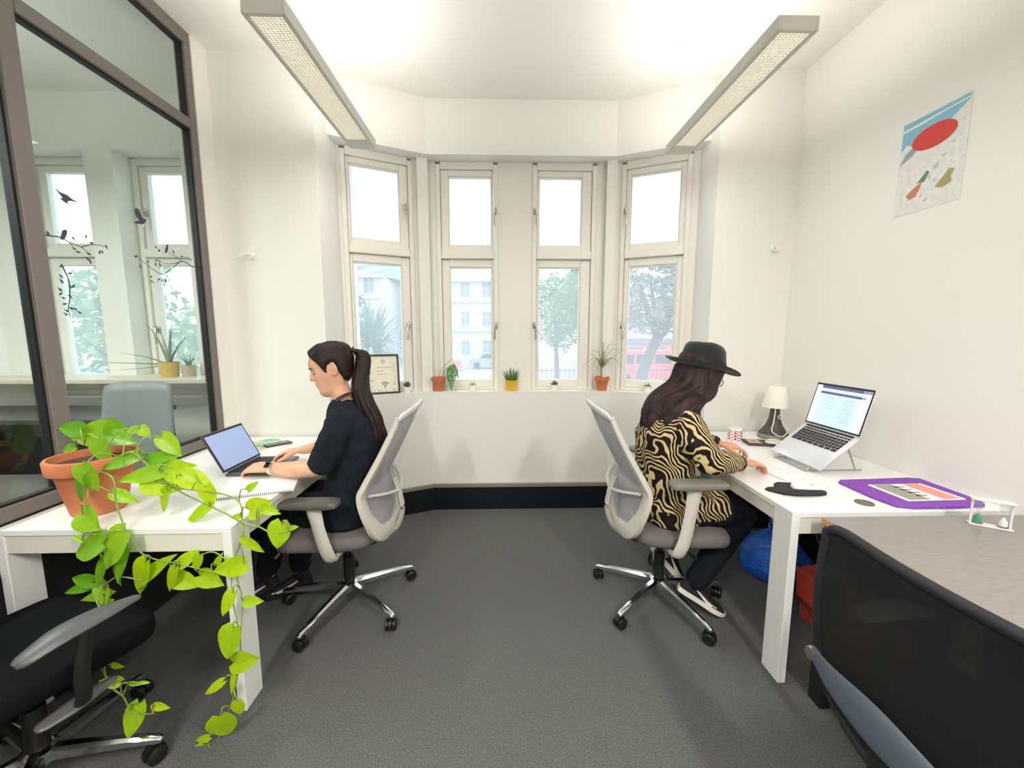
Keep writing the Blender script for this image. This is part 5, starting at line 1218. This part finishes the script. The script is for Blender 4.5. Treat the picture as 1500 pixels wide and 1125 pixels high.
# table lamp
t = thing('table_lamp', 'small table lamp with a white shade and dark stone base', 'lamp', (1.80, 2.50, .7302))
M_stone2 = mat('dark_stone', (92, 86, 78), .6, col2=(70, 66, 60), vscale=30)
mb = MB(); mb.lathe([(0, 0), (.082, 0), (.090, .010), (.086, .028), (.066, .058), (.048, .085), (.036, .12), (.029, .16), (.026, .20), (.022, .205), (0, .205)], n=32); mb.build('base', M_stone2, t, 50)
mb = MB(); mb.lathe([(.090, .006), (.0915, .010), (.088, .026), (.083, .030)], n=32, cap=False); mb.build('base_ring', mat('pale_grey_ring', (140, 138, 130), .5), t)
mb = MB(); mb.lathe([(.078, .205), (.079, .207), (.048, .345), (.046, .346), (.044, .344), (.075, .209), (.078, .205)], n=36, cap=False); mb.build('shade', mat('white_shade', (248, 244, 232), .7, sub=0), t, 50)
mb = MB(); mb.ball((0, 0, .232), (.026, .026, .028)); mb.build('bulb', mat('lamp_bulb', (250, 244, 226), .3), t)
MB().tube([V(0, 0, .20), V(0, 0, .215)], .012, 12).build('socket', M_ceram, t)
mb = MB(); mb.tube(crom([V(-.03, -.045, .20), V(-.042, -.055, .12), V(-.06, -.07, .06), V(-.02, -.092, .030), V(.02, -.09, .045), V(.04, -.075, .075), V(.07, -.06, .03)], 6), .003, 7)
mb.build('flex', MATS['white_cable'], t)
MB().tube([V(.012 + .011 * math.cos(a), -.034, .145 + .011 * math.sin(a)) for a in [2 * PI * i / 14 for i in range(14)]], .003, 7, closed=True).build('cable_loop', MATS['white_cable'], t)

# ------------------------------------------------------------------ under the right desk
t = thing('plastic_bag', 'crumpled blue plastic bag under the right desk', 'bag', (1.60, 2.13, 0))
mb = MB(); rs = []
for zz, q in ((0.002, .7), (.02, .92), (.07, 1.05), (.13, 1.0), (.18, .86), (.23, .62), (.26, .36), (.285, .20), (.30, .16)):
    ring = []
    for i in range(40):
        a = 2 * PI * i / 40; n_ = noise.noise(V(math.cos(a) * 2.2, math.sin(a) * 2.2, zz * 9)) * .22 + noise.noise(V(math.cos(a) * 5, math.sin(a) * 5, zz * 30)) * .10
        ring.append(V(.17 * q * (1 + n_) * math.cos(a), .15 * q * (1 + n_) * math.sin(a), zz))
    rs.append(ring)
mb.rings(rs).build('bag_body', mat('blue_plastic', (44, 132, 246), .32, col2=(26, 98, 222), vscale=12, vstretch=(1, 1, 4), bump=.8, bscale=30, bdist=.01), t, 60)
for s in (-1, 1): MB().tube(crom([V(.02, s * .02, .29), V(.03, s * .05, .34), V(-.01, s * .045, .33), V(-.02, s * .02, .29)], 5), .008, 8, flat=.4).build('handle', MATS['blue_plastic'], t)
t = thing('satchel', 'red folded satchel standing under the right desk', 'bag', (1.53, 1.555, 0), 0)
M_redb = mat('red_canvas', (222, 78, 60), .8, col2=(206, 66, 52), vscale=8, bump=.4, bscale=260)
M_seam = mat('dark_seam', (92, 30, 28), .8)
MB().box((0, 0, .14), (.11, .46, .275), .018, Matrix.Rotation(R(-6), 3, 'Y'), 2).build('bag_body', M_redb, t)
MB().box((-.066, 0, .195), (.012, .45, .155), .004, Matrix.Rotation(R(-6), 3, 'Y')).build('flap', M_redb, t)
for y0, y1, z0, z1 in ((-.22, .22, .118, .118), (-.02, .1, .118, .085), (.1, .2, .085, .118)):
    MB().tube([V(-.072, y0, z0), V(-.072, y1, z1)], .003, 6).build('seam', M_seam, t)
MB().tube(crom([V(.0, -.14, .275), V(-.02, -.05, .315), V(-.02, .06, .315), V(.0, .15, .275)], 6), .011, 8, flat=.5).build('handle', M_redb, t)
mb = MB(); mb.tube(crom([V(1.53, 1.80, .70), V(1.525, 1.785, .55), V(1.53, 1.76, .42), V(1.58, 1.70, .33), V(1.66, 1.62, .29), V(1.72, 1.58, .45), V(1.75, 1.60, .69)], 6), .0035, 7)
tag(mb.build('hanging_cable', mat('grey_cable', (128, 122, 118), .5)), 'thin grey cable looping down under the right desk', 'cable')

# ------------------------------------------------------------------ window sill plants and sign
SZ = SILL + .0005
def sill_pot(name, label, cat, loc, rb, rt, h, m, lip=0):
    t = thing(name, label, cat, (loc[0], loc[1], SZ)); pot_mesh(MB(), (0, 0, 0), rb, rt, h, .005, lip).build('pot', m, t, 40)
    MB().lathe([(0, h - .018), (rt - .007, h - .018), (rt * .6, h - .013), (0, h - .012)], n=18).build('soil', M_soil, t); return t
M_gleaf = mat('green_leaf', (70, 132, 62), .45, col2=(150, 190, 140), vscale=60, contrast=(.45, .6))
M_grass = mat('haworthia_green', (104, 150, 60), .5, col2=(70, 112, 50), vscale=60)
M_drac = mat('dracaena_leaf', (128, 138, 84), .5, col2=(150, 148, 100), vscale=30)
t = sill_pot('potted_leaf', 'terracotta pot with one drooping variegated leaf on the sill', 'plant', (-.500, 3.112), .036, .052, .112, M_terra, .03)
MB().tube(crom([V(.02, 0, .09), V(.045, -.01, .16), V(.10, -.01, .205)], 6), .0025, 7).build('stem', M_stem, t)
MB().tube(crom([V(-.01, 0, .09), V(.03, .01, .18), V(.115, .01, .26)], 6), .0018, 7).build('stem', M_stem, t)
def blade(b, d, n, L, w, m, t, curl=.15, name='leaf'):
    b, d, n = Vector(b), Vector(d).normalized(), Vector(n); n = (n - d * n.dot(d)).normalized(); s_ = d.cross(n); mb = MB()
    mb.grid(lambda u, v: b + d * (u * L) + s_ * ((v - .5) * w * math.sin(PI * min(1, .06 + u * .94) ** .7)) - n * (curl * L * u * u) + n * (abs(v - .5) * w * .3), 8, 4)
    return mb.build(name, m, t, 60)
blade((.10, -.01, .205), (-.05, -.1, -1), (.6, -1, .2), .20, .085, M_gleaf, t, -.12); blade((.11, .005, .215), (.25, 0, -1), (.8, -.8, .2), .12, .05, M_gleaf, t, -.2)
t = sill_pot('spiky_succulent', 'spiky green succulent in a mustard yellow pot on the sill', 'plant', (.078, 3.125), .046, .052, .085, mat('mustard_pot', (224, 176, 48), .4, col2=(232, 190, 70), vscale=14))
rnd = random.Random(8)
for k in range(26):
    a = k * 2.4; r = .006 + .028 * math.sqrt(k / 26); out = .15 + .75 * (k / 26); L = rnd.uniform(.085, .125)
    b = V(r * math.cos(a), r * math.sin(a), .068); d = V(math.cos(a) * out * .6, math.sin(a) * out * .6, 1).normalized(); e = b + d * L
    MB().tube(crom([b, b + d * L * .5, e], 3), [.0055, .0055, .005, .004, .003, .0018, .0006], 6, flat=.6).build('leaf', M_grass, t, 60)
t = sill_pot('dracaena', 'spindly dracaena in a terracotta pot at the right end of the middle sill', 'plant', (.803, 3.112), .036, .052, .112, M_terra, .03)
MB().tube(crom([V(0, 0, .09), V(-.006, 0, .14), V(-.004, 0, .19)], 5), [.005] * 11, 8).build('stem', mat('dracaena_stem', (150, 128, 92), .7), t)
for (x, y, z) in [(-.02, 0, .40), (.02, .01, .38), (.10, -.02, .37), (.16, 0, .33), (.21, -.03, .27), (.14, -.03, .20), (-.09, -.02, .32), (-.13, 0, .24), (-.12, -.02, .14), (-.16, -.01, .18), (.06, -.03, .17), (-.05, -.03, .15), (.03, .02, .31), (.18, -.03, .16)]:
    T = V(x, y, z); P = crom([V(-.004, 0, .18), V(x * .35, y * .4, max(.26, z * .95)), V(x * .75, y * .8, z + .05 * (z < .3)), T], 5); n = len(P)
    MB().tube(P, [.0055 * (1 - .85 * i / n) for i in range(n)], 6, flat=.35, up=(0, 0, 1)).build('leaf', M_drac, t, 60)
def rosette(label, loc, col, h, n, L, el, tall):
    t = sill_pot('small_succulent', label, 'plant', loc, .026, .030, .045, M_ceram); m = mat('succulent_%d_%d' % (col[0], col[1]), col, .5)
    for k in range(n):
        a = k * 2.4; e = el[0] + (el[1] - el[0]) * k / n; d = V(math.cos(a) * math.cos(e), math.sin(a) * math.cos(e), math.sin(e)); b = V(0, 0, .034)
        P = crom([b, b + d * L * .55, b + d * L + V(0, 0, tall)], 3); MB().tube(P, [.006, .009, .0095, .009, .007, .004, .001][:len(P)], 7, flat=.5).build('leaf', m, t, 60)
    return t
rosette('small dark spiky succulent right of the framed sign', (-.735, 3.045), (74, 98, 66), .05, 12, .05, (1.4, .5), .004)
rosette('small lime green succulent between the terracotta and yellow pots', (-.235, 3.135), (170, 186, 96), .04, 12, .034, (1.2, .1), .0)
rosette('small grey-green succulent right of the yellow pot', (.425, 3.135), (92, 106, 98), .05, 12, .046, (1.4, .3), .0)
rosette('small bright green succulent near the black hat', (1.135, 3.01), (136, 178, 80), .04, 14, .040, (1.2, 0), .0)
# framed wifi sign
u = (B0 - B1).normalized(); nn = V(-u.y, u.x); nn = nn if nn.y > 0 else -nn
c = V(-.868, 2.927) + nn * .048
t = thing('framed_sign', 'framed wifi sign leaning on the left window sill', 'picture frame', (c.x, c.y, SZ), math.atan2(-u.y, -u.x))
Mt = Matrix.Rotation(R(-9), 4, 'X')
fw, fh = .205, .30
mb = MB(); rect_frame(mb, -fw / 2, fw / 2, .014, fh - .014, .014, -.009, .009, .002); mb.xf(Mt); mb.build('frame', mat('dark_wood_frame', (66, 54, 56), .5), t, 0)
mb = MB(); mb.box((0, .002, fh / 2), (fw, .003, fh - .02)); mb.xf(Mt); pg = mb.build('sheet', mat('cream_card', (240, 234, 214), .7), t, 0)
M_ink = mat('sign_ink_blue', (92, 100, 128), .7); M_ink2 = mat('sign_ink_grey', (150, 150, 146), .7); M_ink3 = mat('sign_leaf_print', (188, 194, 164), .7)
def arc(cx, cz, r, a0, a1, w, m, name='wifi_arc', n=14):
    mb = MB(); rs = []
    for i in range(n + 1):
        a = R(a0 + (a1 - a0) * i / n); rs.append([V(cx + (r + q) * math.cos(a), -.0004 + yy, cz + (r + q) * math.sin(a)) for q, yy in ((-w / 2, 0), (w / 2, 0), (w / 2, .0008), (-w / 2, .0008))])
    mb.rings(rs); mb.xf(Mt); return mb.build(name, m, pg, 0)
for r in (.014, .027, .040): arc(.008, .048, r, 48, 132, .0065, M_ink)
mb = MB(); mb.lathe([(0, -.0008), (.005, -.0008), (.005, .0004), (0, .0004)], (.008, 0, .048), 14, 'Y'); mb.xf(Mt); mb.build('wifi_dot', M_ink, pg, 0)
arc(0, .245, .014, 0, 360, .004, M_ink2, 'emblem', 24)
mb = MB(); mb.box((0, -.0003, .245), (.010, .0006, .008)); mb.xf(Mt); mb.build('emblem_centre', M_ink2, pg, 0)
for (x, z, w) in ((.005, .200, .115), (-.022, .174, .05), (-.010, .150, .075)):
    k2 = int(w / .0085)
    for j in range(k2):
        mb = MB(); mb.box((x - w / 2 + (j + .5) * w / k2, -.0003, z), (w / k2 * .72, .0006, .0045)); mb.xf(Mt); mb.build('print_mark', M_ink2, pg, 0)
rnd = random.Random(2)
for j in range(34):
    x = rnd.choice([-1, 1]) * rnd.uniform(.062, .096) if j < 22 else rnd.uniform(-.09, .09); z = rnd.uniform(.025, .24) if j < 22 else rnd.uniform(.018, .035)
    mb = MB(); mb.box((x, -.0003, z), (.004, .0006, .018), 0, Matrix.Rotation(rnd.uniform(-.6, .6), 3, 'Y')); mb.xf(Mt); mb.build('leaf_print', M_ink3, pg, 0)
MB().tube([V(0, .068, .004), V(0, .040, .20)], [.03, .02], 4, flat=.06, up=(0, 1, 0), sq=True).build('easel_back', M_black, t, 0)

# ------------------------------------------------------------------ poster, hooks, glass decals
t = thing('poster', 'mountain poster with a red oval on the right wall', 'poster', (XR - .0006, 1.865, 1.985))
pw, ph = .29, .435
def P3(y, z, d): return V(-d, .145 - y * pw, z * ph)      # y 0..1 from the far (left) edge, z 0..1 from the bottom
def flat(name, poly, d, m, parent=None):
    n = len(poly); vs = [P3(a, b, d) for a, b in poly] + [P3(a, b, d - .0005) for a, b in poly]
    fs = [tuple(range(n)), tuple(range(2 * n - 1, n - 1, -1))] + [(i, (i + 1) % n, n + (i + 1) % n, n + i) for i in range(n)]
    return MB().add(vs, fs).build(name, m, parent or t, 0)
sheet = flat('sheet', [(0, 0), (1, 0), (1, 1), (0, 1)], .0006, mat('poster_snow', (236, 234, 228), .6, col2=(222, 222, 220), vscale=40))
flat('sky', [(.02, .70), (.10, .76), (.20, .72), (.32, .78), (.55, .76), (.70, .80), (.86, .88), (.98, .93), (.98, .985), (.02, .985)], .0010, mat('poster_blue', (130, 190, 214), .6), sheet)
flat('cloud_band', [(.02, .90), (.30, .905), (.65, .93), (.98, .94), (.98, .955), (.6, .945), (.02, .925)], .0013, mat('poster_cloud', (226, 228, 214), .6), sheet)
flat('ridge', [(.02, .56), (.10, .66), (.20, .70), (.30, .67), (.22, .62), (.10, .58)], .0013, mat('poster_slate', (150, 164, 172), .6), sheet)
flat('oval', [(.52 + .33 * math.cos(a), .735 + .118 * math.sin(a)) for a in [2 * PI * i / 32 for i in range(32)]], .0016, mat('poster_red', (214, 66, 58), .6), sheet)
flat('rock', [(.62, .20), (.72, .27), (.80, .34), (.88, .32), (.84, .25), (.86, .20), (.74, .17)], .0013, mat('poster_olive', (168, 160, 112), .6), sheet)
for (a, b, c_, d_) in ((.55, .42, .10, .03), (.50, .34, .05, .03), (.58, .28, .06, .02), (.46, .10, .08, .015), (.40, .16, .05, .015), (.66, .50, .08, .015), (.78, .60, .06, .012)):
    flat('snow_shadow', [(a, b), (a + c_, b + d_), (a + c_ * .8, b - d_), (a + c_ * .3, b - d_ * 1.4)], .0012, mat('poster_shadow', (196, 198, 200), .6), sheet)
flat('patch', [(.18, .20), (.30, .26), (.42, .30), (.40, .24), (.34, .16), (.24, .15)], .0012, mat('poster_rust', (196, 134, 96), .6), sheet); flat('patch', [(.34, .30), (.48, .40), (.52, .38), (.46, .29)], .0013, mat('poster_green', (104, 138, 104), .6), sheet)
for (x, y, sgn, lb) in ((-1.595, YBL, -1, 'small white wall hook on the left back wall'), (1.845, YBR, 1, 'small white wall hook on the right back wall')):
    t = thing('wall_hook', lb, 'hook', (x, y, 1.905 if sgn < 0 else 1.985))
    MB().lathe([(0, -.012), (.020, -.012), (.027, -.006), (.028, 0), (0, 0)], (0, 0, 0), 22, 'Y').build('plate', M_upvc, t)
    MB().tube(crom([V(0, -.01, .004), V(sgn * -.012 if sgn > 0 else -.012, -.04, .002), V(-.035 if sgn < 0 else -.012, -.055, -.016), V(-.05 if sgn < 0 else -.02, -.05, -.022)], 5), [.006] * 16, 8, roundcap=True).build('hook', M_upvc, t)
DEC = {'bird1':[(1.708,1.992),(1.728,1.981),(1.753,1.979),(1.774,1.967),(1.801,1.962),(1.77,1.959),(1.753,1.953),(1.755,1.942),(1.739,1.945),(1.725,1.954),(1.735,1.961),(1.727,1.97)],'bird2':[(2.059,2.017),(2.079,2.027),(2.09,2.006),(2.101,1.985),(2.12,1.984),(2.113,1.968),(2.097,1.954),(2.064,1.949),(2.046,1.95),(2.07,1.962),(2.078,1.97),(2.064,1.983)],'A':[[(1.62,1.793),(1.671,1.795),(1.705,1.798),(1.738,1.787),(1.783,1.776),(1.815,1.755)],[(1.783,1.776),(1.835,1.798),(1.895,1.801)],[(1.738,1.787),(1.755,1.763)]],'Al':[(1.664,1.802),(1.755,1.763),(1.77,1.753),(1.812,1.754),(1.805,1.731),(1.815,1.722),(1.81,1.825),(1.829,1.804),(1.861,1.771),(1.873,1.774),(1.895,1.801),(1.757,1.805)],'Ab':[(1.706,1.793),(1.711,1.811),(1.718,1.829),(1.729,1.835),(1.736,1.831),(1.734,1.817),(1.724,1.797),(1.712,1.788)],'B':[[(2.471,1.807),(2.398,1.8),(2.321,1.815),(2.24,1.759),(2.182,1.724),(2.133,1.738),(2.078,1.766),(2.045,1.793)],[(2.321,1.815),(2.243,1.787),(2.189,1.782)],[(2.321,1.815),(2.283,1.835),(2.234,1.843)]],'Bl':[(2.039,1.788),(2.056,1.742),(2.103,1.775),(2.154,1.788),(2.174,1.788),(2.147,1.77),(2.172,1.773),(2.16,1.856),(2.176,1.844),(2.269,1.855),(2.325,1.843),(2.384,1.836),(2.113,1.701),(2.115,1.675),(2.157,1.694),(2.173,1.692),(2.208,1.719),(2.199,1.695),(2.221,1.698)],'Bb':[(2.212,1.839),(2.217,1.862),(2.229,1.886),(2.239,1.887),(2.235,1.861),(2.223,1.841)],'C':[[(1.696,1.691),(1.716,1.632),(1.713,1.563),(1.701,1.514),(1.703,1.479)]],'Cl':[(1.697,1.681),(1.689,1.642),(1.689,1.622),(1.725,1.658),(1.719,1.605),(1.732,1.607),(1.679,1.587),(1.68,1.57),(1.687,1.554),(1.713,1.563),(1.69,1.53),(1.693,1.503),(1.688,1.489),(1.711,1.514),(1.727,1.512),(1.742,1.499)]}

M_decal = mat('slate_vinyl', (58, 62, 74), .5)
DX = XL + .0048
def yz_prism(name, poly, parent, label=None):
    n = len(poly); vs = [V(DX, a, b) for a, b in poly] + [V(DX + .0006, a, b) for a, b in poly]
    fs = [tuple(range(n)), tuple(range(2 * n - 1, n - 1, -1))] + [(i, (i + 1) % n, n + (i + 1) % n, n + i) for i in range(n)]
    return MB().add(vs, fs).build(name, M_decal, parent, 0, world=True)
def decal(name, label, at_): return thing(name, label, 'decal', (DX, at_[0], at_[1]), 0, 'vinyl decals on the glass partition')
t = decal('bird_decal', 'swooping bird silhouette with spread wings on the glass', DEC['bird1'][0]); yz_prism('silhouette', DEC['bird1'], t)
t = decal('bird_decal', 'dark bird silhouette with raised wing on the glass', DEC['bird2'][0]); yz_prism('silhouette', DEC['bird2'], t)
rnd = random.Random(6)
for key, lb in (('A', 'branch silhouette with a plump perched bird on the glass'), ('B', 'branch silhouette with a slim perched bird beside the glass post'), ('C', 'hanging twig silhouette with paired leaves on the glass')):
    t = decal('branch_decal', lb, DEC[key][0][0])
    for j, path in enumerate(DEC[key]):
        P = [V(DX + .0003, a, b) for a, b in path]; P = crom(P, 4); n = len(P)
        MB().tube(P, [max(.0012, .0032 * (1 - .6 * i / n) * (1 if j == 0 else .7)) for i in range(n)], 4, flat=.1, up=(1, 0, 0)).build('twig', M_decal, t, 0, world=True)
    for (a, b) in DEC[key + 'l']:
        an = rnd.uniform(0, 2 * PI) if key != 'C' else rnd.choice([.6, 2.4]) + rnd.uniform(-.4, .4); L = rnd.uniform(.018, .026); d = (math.cos(an), math.sin(an)); w = L * .42
        yz_prism('leaf', [(a - d[0] * L / 2, b - d[1] * L / 2), (a - d[0] * L * .1 - d[1] * w / 2, b - d[1] * L * .1 + d[0] * w / 2), (a + d[0] * L / 2, b + d[1] * L / 2), (a - d[0] * L * .1 + d[1] * w / 2, b - d[1] * L * .1 - d[0] * w / 2)], t)
    if key + 'b' in DEC: yz_prism('bird', DEC[key + 'b'], t)
